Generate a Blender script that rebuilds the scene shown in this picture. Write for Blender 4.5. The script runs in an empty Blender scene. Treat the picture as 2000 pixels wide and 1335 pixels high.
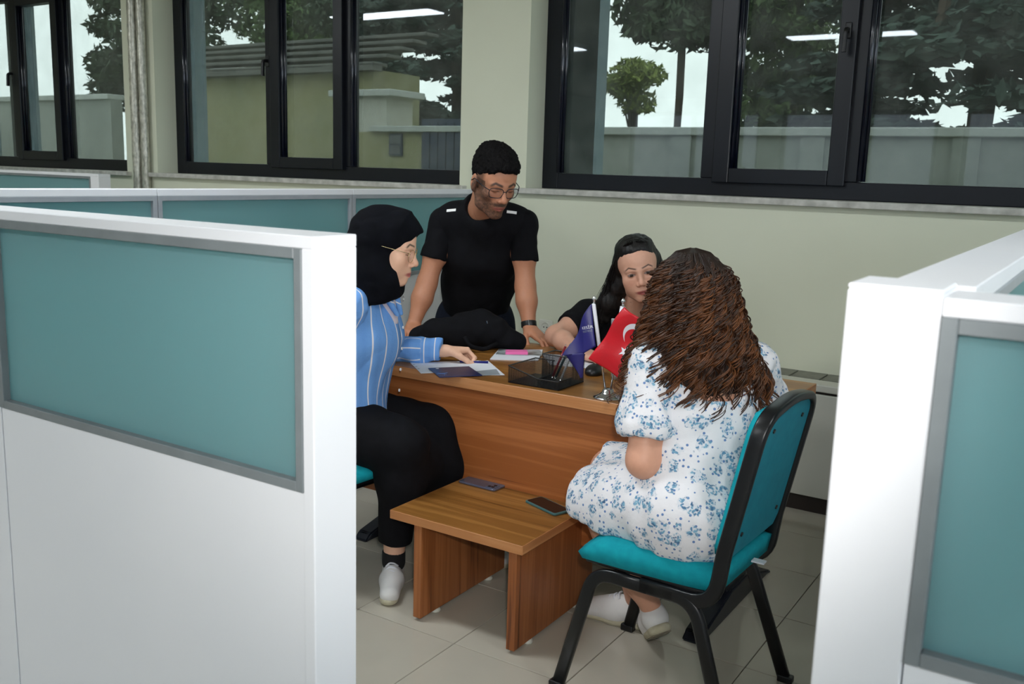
import bpy, bmesh, math, random
import numpy as np
from mathutils import Vector, Matrix

sc = bpy.context.scene
COL = sc.collection

# ------------------------------------------------------------------ camera
cam_d = bpy.data.cameras.new('camera'); cam = bpy.data.objects.new('camera', cam_d); COL.objects.link(cam)
cam_d.sensor_width = 36.0; cam_d.lens = 1841.24 / 2000 * 36
def cam_axes(yaw, pitch, roll):
    yaw, pitch, roll = map(math.radians, (yaw, pitch, roll))
    f = Vector((math.sin(yaw)*math.cos(pitch), math.cos(yaw)*math.cos(pitch), -math.sin(pitch)))
    r = Vector((math.cos(yaw), -math.sin(yaw), 0)); u = r.cross(f)
    return math.cos(roll)*r + math.sin(roll)*u, -math.sin(roll)*r + math.cos(roll)*u, f
_r, _u, _f = cam_axes(-32.461, 10.2637, 1.748)
cam.matrix_world = Matrix(((_r.x, _u.x, -_f.x, 0), (_r.y, _u.y, -_f.y, 0), (_r.z, _u.z, -_f.z, 1.46), (0, 0, 0, 1)))
cam_d.clip_start = 0.02
cam_d.dof.use_dof = True; cam_d.dof.focus_distance = 3.0; cam_d.dof.aperture_fstop = 8.0
sc.camera = cam

# ------------------------------------------------------------------ world, flash, exposure
world = bpy.data.worlds.new('world'); sc.world = world; world.use_nodes = True
bg = world.node_tree.nodes['Background']; bg.inputs[0].default_value = (0.84, 0.92, 1.0, 1); bg.inputs[1].default_value = 14.0
fl = bpy.data.lights.new('camera_flash', 'SPOT'); fl.spot_size = math.radians(62); fl.spot_blend = 1.0; fl.shadow_soft_size = 0.03
fl.energy = 98; fl.color = (1.0, 0.98, 0.96)
flo = bpy.data.objects.new('camera_flash', fl); COL.objects.link(flo)
_p = Vector((0, 0, 1.46)) + _u*0.13 + _r*0.05 - _f*0.02
flo.matrix_world = Matrix(((_r.x, _u.x, -_f.x, _p.x), (_r.y, _u.y, -_f.y, _p.y), (_r.z, _u.z, -_f.z, _p.z), (0, 0, 0, 1)))
vs = sc.view_settings
vs.view_transform = 'Standard'; vs.look = 'None'; vs.gamma = 1.0; vs.use_curve_mapping = False; vs.exposure = 0.1
sc.cycles.use_denoising = True
sc.cycles.max_bounces = 7
sc.cycles.use_adaptive_sampling = True; sc.cycles.adaptive_threshold = 0.03
sc.cycles.sample_clamp_indirect = 4.0

# ------------------------------------------------------------------ helpers
def s2l(*c):
    return tuple(((v/255)/12.92 if v/255 <= 0.04045 else ((v/255+0.055)/1.055)**2.4) for v in c)
def tag(o, label=None, cat=None, group=None, kind=None):
    if label: o['label'] = label
    if cat: o['category'] = cat
    if group: o['group'] = group
    if kind: o['kind'] = kind
    return o
def empty(name, loc=(0, 0, 0), rz=0.0):
    o = bpy.data.objects.new(name, None); COL.objects.link(o)
    o.empty_display_size = 0.1; o.location = loc; o.rotation_euler = (0, 0, rz)
    return o
def link(name, me, mat=None, parent=None, local=False):
    o = bpy.data.objects.new(name, me); COL.objects.link(o)
    if mat is not None:
        me.materials.clear(); me.materials.append(mat)
    if parent is not None:
        o.parent = parent
        if not local:
            m = Matrix.Identity(4); p = parent
            while p is not None:
                m = m @ Matrix.Identity(4); p = p.parent
            o.matrix_parent_inverse = world_of(parent).inverted()
    return o
def world_of(o):
    m = Matrix.LocRotScale(o.location, o.rotation_euler, o.scale)
    if o.parent: m = world_of(o.parent) @ o.matrix_parent_inverse @ m
    return m
def obj(name, bm, mat=None, parent=None, smooth=False, local=False):
    me = bpy.data.meshes.new(name); bmesh.ops.recalc_face_normals(bm, faces=bm.faces); bm.to_mesh(me); bm.free()
    if smooth:
        for p in me.polygons: p.use_smooth = True
    return link(name, me, mat, parent, local)
def box(bm, x0, x1, y0, y1, z0, z1, bev=0.0, seg=2):
    t = bmesh.new()
    bmesh.ops.create_cube(t, size=1.0)
    for v in t.verts:
        v.co = Vector(((x0+x1)/2 + v.co.x*(x1-x0), (y0+y1)/2 + v.co.y*(y1-y0), (z0+z1)/2 + v.co.z*(z1-z0)))
    if bev > 0:
        bmesh.ops.bevel(t, geom=list(t.edges), offset=bev, segments=seg, affect='EDGES', profile=0.5)
    join(bm, t)
def join(bm, t):
    m = {v: bm.verts.new(v.co) for v in t.verts}
    for f in t.faces:
        try: bm.faces.new([m[v] for v in f.verts])
        except ValueError: pass
    t.free()
def B(*boxes, bev=0.0, seg=2):
    bm = bmesh.new()
    for b in boxes: box(bm, *b, bev=bev, seg=seg)
    return bm
def fillet(pts, r, n=6):
    pts = [Vector(p) for p in pts]; out = [pts[0]]
    for i in range(1, len(pts)-1):
        a, b, c = pts[i-1], pts[i], pts[i+1]
        u = (a-b).normalized(); w = (c-b).normalized()
        ang = u.angle(w); rr = r[i-1] if isinstance(r, (list, tuple)) else r
        d = min(rr/math.tan(ang/2), (a-b).length*0.49, (c-b).length*0.49)
        p0 = b+u*d; p1 = b+w*d
        for k in range(n+1):
            t = k/n; out.append((1-t)**2*p0 + 2*t*(1-t)*b + t*t*p1)
    out.append(pts[-1]); return out
def sweep(bm, pts, section, up=Vector((0, 0, 1)), closed=False, cap=True):
    """sweep a closed 2D section (side, up) along pts"""
    pts = [Vector(p) for p in pts]; n = len(pts); rings = []
    for i, p in enumerate(pts):
        if closed: t = (pts[(i+1) % n]-pts[i-1]).normalized()
        else: t = (pts[min(i+1, n-1)]-pts[max(i-1, 0)]).normalized()
        s = t.cross(up)
        if s.length < 1e-4: s = t.cross(Vector((1, 0, 0)))
        s.normalize(); w = s.cross(t)
        rings.append([bm.verts.new(p + s*a + w*b) for a, b in section])
    m = len(section)
    for i in range(n if closed else n-1):
        A, Bn = rings[i], rings[(i+1) % n]
        for j in range(m):
            bm.faces.new((A[j], A[(j+1) % m], Bn[(j+1) % m], Bn[j]))
    if cap and not closed:
        bm.faces.new(rings[0][::-1]); bm.faces.new(rings[-1])
def circ(r, n=8, ry=None):
    ry = ry or r
    return [(r*math.cos(2*math.pi*k/n), ry*math.sin(2*math.pi*k/n)) for k in range(n)]
def rrect(a, b, r, n=3):
    out = []
    for cx, cy, s in ((a-r, b-r, 0), (-a+r, b-r, 1), (-a+r, -b+r, 2), (a-r, -b+r, 3)):
        for k in range(n+1):
            t = math.pi/2*(s+k/n); out.append((cx+r*math.cos(t), cy+r*math.sin(t)))
    return out
def tube(pts, r, n=8, **kw):
    bm = bmesh.new(); sweep(bm, pts, circ(r, n), **kw); return bm
def lathe(prof, n=24, c=(0, 0, 0)):
    bm = bmesh.new(); rings = []
    for r, z in prof:
        rings.append([bm.verts.new((c[0]+r*math.cos(2*math.pi*k/n), c[1]+r*math.sin(2*math.pi*k/n), c[2]+z)) for k in range(n)])
    for i in range(len(rings)-1):
        for k in range(n):
            bm.faces.new((rings[i][k], rings[i][(k+1) % n], rings[i+1][(k+1) % n], rings[i+1][k]))
    bm.faces.new(rings[0][::-1]); bm.faces.new(rings[-1])
    return bm
def copy_tree(o, parent=None):
    c = o.copy(); COL.objects.link(c)
    if parent is not None: c.parent = parent
    for ch in list(o.children): copy_tree(ch, c)
    return c

# ------------------------------------------------------------------ materials
MATS = {}
def mat(name, col=(0.8, 0.8, 0.8), rough=0.5, metal=0.0, spec=0.5, **kw):
    m = bpy.data.materials.new(name); m.use_nodes = True
    b = m.node_tree.nodes['Principled BSDF']
    b.inputs['Base Color'].default_value = (*col, 1); b.inputs['Roughness'].default_value = rough
    b.inputs['Metallic'].default_value = metal; b.inputs['Specular IOR Level'].default_value = spec
    for k, v in kw.items(): b.inputs[k].default_value = v
    MATS[name] = m; return m
def nodes(m):
    nt = m.node_tree; return nt, nt.nodes, nt.links, nt.nodes['Principled BSDF']
def N(nt, t, **kw):
    n = nt.nodes.new(t)
    for k, v in kw.items():
        if k in n.inputs: n.inputs[k].default_value = v
        else: setattr(n, k, v)
    return n
def ramp(nt, stops, interp='LINEAR'):
    r = nt.nodes.new('ShaderNodeValToRGB'); r.color_ramp.interpolation = interp
    e = r.color_ramp.elements
    while len(e) < len(stops): e.new(0.5)
    for el, (p, c) in zip(e, stops): el.position = p; el.color = (*c, 1)
    return r
def noisy(name, c1, c2, scale=8.0, rough=0.5, bump=0.0, bscale=80.0, stretch=(1, 1, 1), spec=0.5, metal=0.0, detail=4.0):
    """two-tone noise material on object coordinates, with fine bump"""
    m = mat(name, c1, rough, metal, spec); nt, ns, lk, b = nodes(m)
    tc = N(nt, 'ShaderNodeTexCoord'); mp = N(nt, 'ShaderNodeMapping'); mp.inputs['Scale'].default_value = stretch
    nz = N(nt, 'ShaderNodeTexNoise', Scale=scale, Detail=detail); rp = ramp(nt, [(0.3, c1), (0.7, c2)])
    lk.new(tc.outputs['Object'], mp.inputs['Vector']); lk.new(mp.outputs[0], nz.inputs['Vector'])
    lk.new(nz.outputs['Fac'], rp.inputs[0]); lk.new(rp.outputs[0], b.inputs['Base Color'])
    if bump:
        n2 = N(nt, 'ShaderNodeTexNoise', Scale=bscale, Detail=3.0); bp = N(nt, 'ShaderNodeBump', Strength=bump, Distance=0.002)
        lk.new(tc.outputs['Object'], n2.inputs['Vector']); lk.new(n2.outputs['Fac'], bp.inputs['Height']); lk.new(bp.outputs[0], b.inputs['Normal'])
    return m
def wood(name, axis, dark, mid, light, rough=0.38, freq=1.0):
    m = mat(name, mid, rough, 0, 0.45); nt, ns, lk, b = nodes(m)
    tc = N(nt, 'ShaderNodeTexCoord')
    def layer(along, across, detail, seed):
        mp = N(nt, 'ShaderNodeMapping'); s = [across*freq]*3; s[axis] = along*freq
        mp.inputs['Scale'].default_value = s; mp.inputs['Location'].default_value = (seed, seed*1.7, seed*0.6)
        n = N(nt, 'ShaderNodeTexNoise', Scale=1.0, Detail=detail, Roughness=0.55, Distortion=0.6)
        lk.new(tc.outputs['Object'], mp.inputs['Vector']); lk.new(mp.outputs[0], n.inputs['Vector']); return n
    a = layer(0.9, 26, 2, 0.3); c = layer(3.0, 110, 3, 4.0)
    mx = N(nt, 'ShaderNodeMath', operation='MULTIPLY_ADD'); mx.inputs[1].default_value = 0.35
    sb = N(nt, 'ShaderNodeMath', operation='MULTIPLY'); sb.inputs[1].default_value = 0.75
    lk.new(a.outputs['Fac'], sb.inputs[0]); lk.new(c.outputs['Fac'], mx.inputs[0]); lk.new(sb.outputs[0], mx.inputs[2])
    rp = ramp(nt, [(0.38, dark), (0.46, mid), (0.54, mid), (0.66, light)])
    lk.new(mx.outputs[0], rp.inputs[0]); lk.new(rp.outputs[0], b.inputs['Base Color'])
    return m
noisy('wall_paint', s2l(214, 216, 194), s2l(207, 209, 187), 1.5, 0.6, 0.05, 30)
noisy('ceiling_paint', s2l(225, 225, 220), s2l(218, 218, 212), 1.5, 0.8)
noisy('stone_sill', s2l(205, 203, 195), s2l(150, 148, 140), 14, 0.45, 0.1, 60, (1, 1, 1))
noisy('frame_navy', s2l(11, 15, 24), s2l(8, 11, 18), 3, 0.34, spec=0.35)
noisy('bead_gloss', s2l(18, 22, 36), s2l(12, 15, 26), 3, 0.16, spec=0.6)
noisy('panel_white', s2l(226, 226, 228), s2l(221, 222, 225), 2.0, 0.42, 0.02, 200)
noisy('alu_grey', s2l(150, 154, 158), s2l(140, 145, 150), 20, 0.38, spec=0.5)
noisy('rail_grey', s2l(120, 126, 128), s2l(112, 118, 120), 20, 0.45)
noisy('tile', s2l(190, 183, 168), s2l(178, 171, 157), 2.2, 0.16, 0.0)
noisy('grout', s2l(96, 84, 74), s2l(80, 70, 62), 30, 0.9)
noisy('black_metal', s2l(15, 16, 19), s2l(11, 12, 15), 5, 0.32)
noisy('navy_metal', s2l(22, 26, 38), s2l(18, 21, 30), 5, 0.4)
noisy('teal_fabric', s2l(20, 162, 176), s2l(15, 148, 163), 40, 0.85, 0.25, 900, spec=0.2)
noisy('teal_shell', s2l(24, 138, 158), s2l(20, 128, 148), 30, 0.6, 0.1, 500, spec=0.3)
noisy('black_plastic', s2l(20, 20, 22), s2l(15, 15, 17), 10, 0.4)
noisy('chrome', (0.75, 0.76, 0.78), (0.68, 0.69, 0.71), 4, 0.12, metal=1.0)
noisy('silver_plastic', s2l(176, 177, 180), s2l(168, 169, 172), 6, 0.35, metal=0.3)
noisy('paper_white', s2l(228, 230, 236), s2l(218, 221, 228), 5, 0.7)
noisy('convector_white', s2l(205, 204, 192), s2l(196, 195, 184), 2, 0.5)
noisy('convector_grille', s2l(120, 120, 108), s2l(104, 104, 94), 30, 0.5)
noisy('plinth_brown', s2l(46, 36, 30), s2l(36, 28, 24), 10, 0.6)
noisy('socket_white', s2l(214, 213, 200), s2l(206, 205, 192), 6, 0.4)
wood('wood_x', 0, s2l(98, 55, 28), s2l(146, 88, 44), s2l(172, 110, 60))
wood('wood_panel', 0, s2l(88, 45, 22), s2l(152, 88, 44), s2l(176, 108, 60), freq=0.8)
wood('wood_z', 2, s2l(96, 52, 28), s2l(144, 84, 44), s2l(164, 102, 58))
wood('wood_top', 0, s2l(96, 60, 26), s2l(138, 92, 42), s2l(164, 114, 58), 0.3, freq=0.9)
wood('wood_edge', 0, s2l(150, 92, 52), s2l(182, 122, 74), s2l(196, 138, 90))
wood('wood_edge_y', 1, s2l(150, 92, 52), s2l(182, 122, 74), s2l(196, 138, 90))
# frosted glass of the cubicles: milky sheet that passes soft light
def frosted(name, c):
    m = mat(name, c, 0.18, 0, 0.5); nt, ns, lk, b = nodes(m)
    tr = N(nt, 'ShaderNodeBsdfTranslucent'); tr.inputs[0].default_value = (min(1, c[0]*2.6), min(1, c[1]*2.6), min(1, c[2]*2.6), 1)
    mx = N(nt, 'ShaderNodeMixShader'); mx.inputs[0].default_value = 0.55
    out = ns['Material Output']
    nz = N(nt, 'ShaderNodeTexNoise', Scale=1.2); rp = ramp(nt, [(0.2, c), (0.8, tuple(v*0.93 for v in c))])
    tc = N(nt, 'ShaderNodeTexCoord'); lk.new(tc.outputs['Object'], nz.inputs['Vector']); lk.new(nz.outputs['Fac'], rp.inputs[0]); lk.new(rp.outputs[0], b.inputs['Base Color'])
    lk.new(b.outputs[0], mx.inputs[1]); lk.new(tr.outputs[0], mx.inputs[2]); lk.new(mx.outputs[0], out.inputs['Surface'])
    return m
frosted('frosted_glass', s2l(140, 170, 174))
# tinted window panes: see-through, with mirror-like reflection of the room, dust specks
def window_glass():
    m = mat('window_glass', (0.5, 0.5, 0.5), 0.02); nt, ns, lk, b = nodes(m); out = ns['Material Output']
    tr = N(nt, 'ShaderNodeBsdfTransparent'); tr.inputs[0].default_value = (0.27, 0.285, 0.268, 1)
    gl = N(nt, 'ShaderNodeBsdfGlossy'); gl.inputs['Roughness'].default_value = 0.015; gl.inputs['Color'].default_value = (0.9, 0.95, 1, 1)
    lw = N(nt, 'ShaderNodeLayerWeight'); lw.inputs[0].default_value = 0.5
    pw = N(nt, 'ShaderNodeMath', operation='POWER'); pw.inputs[1].default_value = 3.0; lk.new(lw.outputs['Facing'], pw.inputs[0])
    fr = N(nt, 'ShaderNodeMath', operation='MULTIPLY_ADD'); fr.inputs[1].default_value = 0.5; fr.inputs[2].default_value = 0.03; lk.new(pw.outputs[0], fr.inputs[0])
    mx = N(nt, 'ShaderNodeMixShader'); lk.new(fr.outputs[0], mx.inputs[0]); lk.new(tr.outputs[0], mx.inputs[1]); lk.new(gl.outputs[0], mx.inputs[2])
    # dust film
    df = N(nt, 'ShaderNodeBsdfDiffuse'); df.inputs[0].default_value = (0.55, 0.60, 0.55, 1)
    tc = N(nt, 'ShaderNodeTexCoord'); nz = N(nt, 'ShaderNodeTexNoise', Scale=7.0, Detail=8.0)
    lk.new(tc.outputs['Object'], nz.inputs['Vector'])
    mr = N(nt, 'ShaderNodeMapRange'); mr.inputs[1].default_value = 0.35; mr.inputs[2].default_value = 0.75; mr.inputs[3].default_value = 0.04; mr.inputs[4].default_value = 0.12
    lk.new(nz.outputs['Fac'], mr.inputs[0])
    m2 = N(nt, 'ShaderNodeMixShader'); lk.new(mr.outputs[0], m2.inputs[0]); lk.new(mx.outputs[0], m2.inputs[1]); lk.new(df.outputs[0], m2.inputs[2])
    lk.new(m2.outputs[0], out.inputs['Surface'])
    ns.remove(b); return m
window_glass()
M = MATS

# ------------------------------------------------------------------ room shell
YW = 4.408; YF = 4.598; ROOM = (-9.6, 3.2, -9.0); CEIL = 3.0
def structure(name, bm, m, **kw):
    return tag(obj(name, bm, m, **kw), kind='structure')
# floor: dark grout bed, tiles laid on it one by one where the photograph shows them
TX, TY, TS = -1.598, 2.228, 0.40
def tiled_floor_material():
    m = mat('tile_far', s2l(182, 175, 162), 0.16); nt, ns, lk, b = nodes(m)
    tc = N(nt, 'ShaderNodeTexCoord'); sp = N(nt, 'ShaderNodeSeparateXYZ'); lk.new(tc.outputs['Object'], sp.inputs[0])
    def line(out, o):
        a = N(nt, 'ShaderNodeMath', operation='SUBTRACT'); a.inputs[1].default_value = o - 40*TS; lk.new(out, a.inputs[0])
        d = N(nt, 'ShaderNodeMath', operation='MODULO'); d.inputs[1].default_value = TS; lk.new(a.outputs[0], d.inputs[0])
        c = N(nt, 'ShaderNodeMath', operation='LESS_THAN'); c.inputs[1].default_value = 0.004; lk.new(d.outputs[0], c.inputs[0]); return c
    l1 = line(sp.outputs[0], TX); l2 = line(sp.outputs[1], TY)
    mx = N(nt, 'ShaderNodeMath', operation='MAXIMUM'); lk.new(l1.outputs[0], mx.inputs[0]); lk.new(l2.outputs[0], mx.inputs[1])
    c = N(nt, 'ShaderNodeMix', data_type='RGBA'); c.inputs[6].default_value = (*s2l(178, 171, 158), 1); c.inputs[7].default_value = (*s2l(90, 78, 68), 1)
    lk.new(mx.outputs[0], c.inputs[0]); lk.new(c.outputs[2], b.inputs['Base Color']); return m
tiled_floor_material()
fx0, fx1, fy0, fy1 = TX-TS*5, TX+TS*5, TY-TS*4, YW
bm = bmesh.new(); box(bm, ROOM[0], ROOM[1], ROOM[2], YW+0.3, -0.12, -0.010)
floor = structure('floor', bm, M['grout'])
bm = B((ROOM[0], fx0-0.002, ROOM[2], YW, -0.010, 0.0), (fx1+0.002, ROOM[1], ROOM[2], YW, -0.010, 0.0), (fx0-0.002, fx1+0.002, ROOM[2], fy0-0.002, -0.010, 0.0))
tag(obj('tiles', bm, M['tile_far'], floor), kind='stuff')
bm = B((0.0015, TS-0.0015, 0.0015, TS-0.0015, -0.010, 0.0), bev=0.0012, seg=1)
tm = bpy.data.meshes.new('tile'); bm.to_mesh(tm); bm.free(); tm.materials.append(M['tile'])
for i in range(-5, 5):
    for j in range(-4, 6):
        x, y = TX+i*TS, TY+j*TS
        if y > YW-0.02: continue
        if y+TS > YW:
            obj('tile', B((x+0.0015, x+TS-0.0015, y+0.0015, YW, -0.010, 0.0), bev=0.0012, seg=1), M['tile'], floor); continue
        o = bpy.data.objects.new('tile', tm); COL.objects.link(o); o.location = (x, y, 0); o.parent = floor
structure('ceiling', B((ROOM[0], ROOM[1], ROOM[2], YW+0.3, CEIL, CEIL+0.1)), M['ceiling_paint'])
structure('wall_left', B((ROOM[0]-0.1, ROOM[0], ROOM[2], YW+0.3, 0, CEIL)), M['wall_paint'])
RW = [(-8.4, -5.6), (-5.2, -2.4), (-2.0, 0.8), (1.2, 4.0)]; re_ = [ROOM[2]]+[v for w in RW for v in w]+[YW+0.3]  # openings for the windows added to the unseen right wall
structure('wall_right', B((ROOM[1], ROOM[1]+0.3, ROOM[2], YW+0.3, 0, 1.0), (ROOM[1], ROOM[1]+0.3, ROOM[2], YW+0.3, 2.75, CEIL), *[(ROOM[1], ROOM[1]+0.3, re_[i], re_[i+1], 1.0, 2.75) for i in range(0, len(re_), 2)]), M['wall_paint'])
# unseen wall behind the camera, with a band of windows added for daylight
FW = [(-8.9, -6.1), (-5.7, -2.9), (-2.5, 0.3), (0.7, 2.9)]; fe = [ROOM[0]]+[v for w in FW for v in w]+[ROOM[1]]
structure('wall_front', B((ROOM[0], ROOM[1], ROOM[2]-0.3, ROOM[2], 0, 0.95), (ROOM[0], ROOM[1], ROOM[2]-0.3, ROOM[2], 2.75, CEIL), *[(fe[i], fe[i+1], ROOM[2]-0.3, ROOM[2], 0.95, 2.75) for i in range(0, len(fe), 2)]), M['wall_paint'])
mat('added_pane', (0.8, 0.8, 0.8), 0.05); nt, ns, lk, b = nodes(M['added_pane']); tr = N(nt, 'ShaderNodeBsdfTransparent'); tr.inputs[0].default_value = (0.30, 0.31, 0.32, 1); lk.new(tr.outputs[0], ns['Material Output'].inputs['Surface'])
mat('added_pane_side', (0.8, 0.8, 0.8), 0.05); nt, ns, lk, b = nodes(M['added_pane_side']); tr = N(nt, 'ShaderNodeBsdfTransparent'); tr.inputs[0].default_value = (0.46, 0.475, 0.49, 1); lk.new(tr.outputs[0], ns['Material Output'].inputs['Surface'])
for i, (a, c) in enumerate(FW):  # added windows, never in view; they brighten back wall and partition fronts
    r = empty('window_%d' % (i+5), ((a+c)/2, ROOM[2]-0.15, 0.95)); tag(r, kind='structure'); y0, y1 = ROOM[2]-0.2, ROOM[2]-0.13
    obj('window_frame', B((a, a+0.08, y0, y1, 0.95, 2.75), (c-0.08, c, y0, y1, 0.95, 2.75), (a+0.08, c-0.08, y0, y1, 0.95, 1.03), (a+0.08, c-0.08, y0, y1, 2.67, 2.75), ((a+c)/2-0.05, (a+c)/2+0.05, y0, y1, 1.03, 2.67)), M['frame_navy'], r)
    for p, q in ((a+0.08, (a+c)/2-0.05), ((a+c)/2+0.05, c-0.08)): obj('pane', B((p, q, y0+0.03, y0+0.036, 1.03, 2.67)), M['added_pane'], r)
for i, (a, c) in enumerate(RW):  # added side windows, out of view, lighting the faces turned to the right
    r = empty('window_%d' % (i+9), (ROOM[1]+0.15, (a+c)/2, 1.0)); tag(r, kind='structure'); x0, x1 = ROOM[1]+0.13, ROOM[1]+0.2
    obj('window_frame', B((x0, x1, a, a+0.08, 1.0, 2.75), (x0, x1, c-0.08, c, 1.0, 2.75), (x0, x1, a+0.08, c-0.08, 1.0, 1.08), (x0, x1, a+0.08, c-0.08, 2.67, 2.75), (x0, x1, (a+c)/2-0.05, (a+c)/2+0.05, 1.08, 2.67)), M['frame_navy'], r)
    for p, q in ((a+0.08, (a+c)/2-0.05), ((a+c)/2+0.05, c-0.08)): obj('pane', B((x0+0.03, x0+0.036, p, q, 1.08, 2.67)), M['added_pane_side'], r)
structure('yard_outside', B((-30, 30, -40, ROOM[2]-0.31, -0.4, -0.15), (ROOM[1]+0.31, 30, ROOM[2]-0.31, 4.7, -0.4, -0.15)), M['grout'])
W3 = -2.747; WW = 2.67; WINS = [-8.88, -5.86, -2.747, 0.30]; ZS = 1.372; ZT = 2.78
xs = [ROOM[0]]
bm = bmesh.new()
box(bm, ROOM[0], ROOM[1], YW, YW+0.30, 0, 1.342)
box(bm, ROOM[0], ROOM[1], YW, YW+0.30, ZT, CEIL)
edges = [ROOM[0]] + [v for w in WINS for v in (w, w+WW)] + [ROOM[1]]
for i in range(0, len(edges), 2):
    box(bm, edges[i], edges[i+1], YW, YW+0.30, 1.342, ZT)
wall_back = structure('wall_back', bm, M['wall_paint'])

def handle_mesh(bm, x, y, z):
    box(bm, x-0.014, x+0.014, y-0.012, y, z-0.035, z+0.035, bev=0.004)
    sweep(bm, fillet([(x, y, z), (x, y-0.05, z), (x, y-0.055, z-0.10)], 0.02), rrect(0.009, 0.011, 0.005))
def window(n, x0, handle):
    b, d0, d1 = 1.385, YF-0.02, YF+0.05
    x1 = x0+WW
    root = empty('window_%d' % n, (x0+WW/2, YF, ZS)); tag(root, kind='structure')
    fr = M['frame_navy']
    obj('window_frame', B((x0, x0+0.10, d0, d1, b-0.013, ZT), (x1-0.10, x1, d0, d1, b-0.013, ZT), (x0+0.10, x1-0.10, d0, d1, b-0.013, b+0.071),
        (x0+0.10, x1-0.10, d0, d1, ZT-0.07, ZT), bev=0.004), fr, root)
    mull = [(x0+0.93, x0+1.02), (x0+1.625, x0+1.70)]
    for a, c in mull: obj('mullion', B((a, c, d0, d1, b+0.071, ZT-0.07), bev=0.004), fr, root)
    # opening sash in the middle
    s = obj('sash', B((x0+1.0, x0+1.085, d0-0.03, d1-0.02, b+0.05, ZT-0.05), (x0+1.565, x0+1.645, d0-0.03, d1-0.02, b+0.05, ZT-0.05),
        (x0+1.085, x0+1.565, d0-0.03, d1-0.02, b+0.05, b+0.122), (x0+1.085, x0+1.565, d0-0.03, d1-0.02, ZT-0.12, ZT-0.05), bev=0.005), fr, root)
    bm = bmesh.new(); handle_mesh(bm, x0+(0.965 if handle == 'l' else 1.605), d0-(0.0 if handle == 'l' else 0.03), 2.13)
    obj('window_handle', bm, M['black_plastic'], s)
    # rounded glazing beads on the left jambs, where the flash glints
    for a in (x0+0.105, x0+1.09, x0+1.705):
        obj('glazing_bead', tube([(a, d0+0.0, b+0.075), (a, d0+0.0, ZT-0.08)], 0.013, 10), M['bead_gloss'], root, smooth=True)
        obj('glazing_bead', tube([(a+0.016, d0+0.012, b+0.075), (a+0.016, d0+0.012, ZT-0.08)], 0.010, 10), M['bead_gloss'], root, smooth=True)
    for a, c, z0, z1 in ((x0+0.10, x0+0.93, b+0.07, ZT-0.07), (x0+1.085, x0+1.565, b+0.12, ZT-0.12), (x0+1.70, x1-0.10, b+0.07, ZT-0.07)):
        obj('pane', B((a, c, YF+0.02, YF+0.026, z0, z1)), M['window_glass'], root)
    sl = structure('trim_%d' % n, B((x0-0.05, x1+0.05, YW-0.045, YF+0.05, 1.342, 1.372), bev=0.004), M['stone_sill'])
    return root
window(1, WINS[0], 'l'); window(2, WINS[1], 'l'); window(3, WINS[2], 'r'); window(4, WINS[3], 'r')

# ceiling lights (real lamps, seen only as reflections in the panes)
noisy('lamp_body', s2l(225, 226, 226), s2l(215, 216, 217), 5, 0.5)
lm = mat('lamp_glow', (1, 1, 1)); nt, ns, lk, b = nodes(lm)
b.inputs['Emission Color'].default_value = (0.90, 0.96, 1, 1); b.inputs['Emission Strength'].default_value = 34.0
for i, (x, y) in enumerate([(x, y) for y in (1.7, -1.2) for x in (-6.4, -2.6, 1.2)]):
    r = empty('ceiling_light', (x, y, CEIL))
    tag(r, 'long fluorescent ceiling fitting, %s in the %s row from the windows' % (('leftmost', 'middle one', 'rightmost')[i % 3], ('first', 'second', 'third', 'fourth')[i//3]), 'light', 'fluorescent ceiling lights')
    obj('lamp_housing', B((x-0.65, x+0.65, y-0.15, y+0.15, CEIL-0.05, CEIL), bev=0.006), M['lamp_body'], r)
    obj('diffuser', B((x-0.63, x+0.63, y-0.13, y+0.13, CEIL-0.062, CEIL-0.049), bev=0.004), lm, r)

# convector under the windows, plinth below
r = empty('convector', (-0.6, 4.26, 0)); x0, x1, y0 = -1.62, 0.6, 4.114
tag(r, 'long cream heating cabinet under the window behind the desk', 'heater')
obj('plinth', B((x0+0.01, x1-0.01, y0+0.012, YW-0.005, 0, 0.073)), M['plinth_brown'], r)
obj('body', B((x0, x1, y0, YW-0.004, 0.073, 0.540), bev=0.004), M['convector_white'], r)
obj('groove', B((x0+0.005, x1-0.005, y0+0.012, YW-0.006, 0.540, 0.552)), M['plinth_brown'], r)
obj('top_lip', B((x0-0.003, x1+0.003, y0-0.006, y0+0.10, 0.552, 0.585), bev=0.005), M['convector_white'], r)
obj('top_back', B((x0-0.003, x1+0.003, y0+0.10, YW-0.004, 0.552, 0.578)), M['convector_grille'], r)
for k in range(16):
    xa = x0+0.03+k*0.137
    obj('grille_slat', B((xa, xa+0.125, y0+0.115, YW-0.03, 0.578, 0.584), bev=0.001, seg=1), M['convector_grille'], r)

# wall socket
r = empty('wall_socket', (-2.584, YW, 0.625)); tag(r, 'white square power socket on the cream wall beside the standing man', 'socket')
obj('socket_plate', B((-2.628, -2.540, YW-0.010, YW, 0.583, 0.667), bev=0.006), M['socket_white'], r)
bm = bmesh.new(); sweep(bm, [(-2.584+0.026*math.cos(a), YW-0.0105, 0.625+0.026*math.sin(a)) for a in np.linspace(0, 2*math.pi, 24, endpoint=False)], circ(0.004, 6), up=Vector((0, 1, 0)), closed=True)
obj('socket_rim', bm, M['socket_white'], r, smooth=True)
for dx in (-0.0095, 0.0095):
    bm = bmesh.new(); sweep(bm, [(-2.584+dx, YW-0.0125, 0.625), (-2.584+dx, YW-0.005, 0.625)], circ(0.0035, 8)); obj('socket_hole', bm, M['black_plastic'], r)

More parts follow.
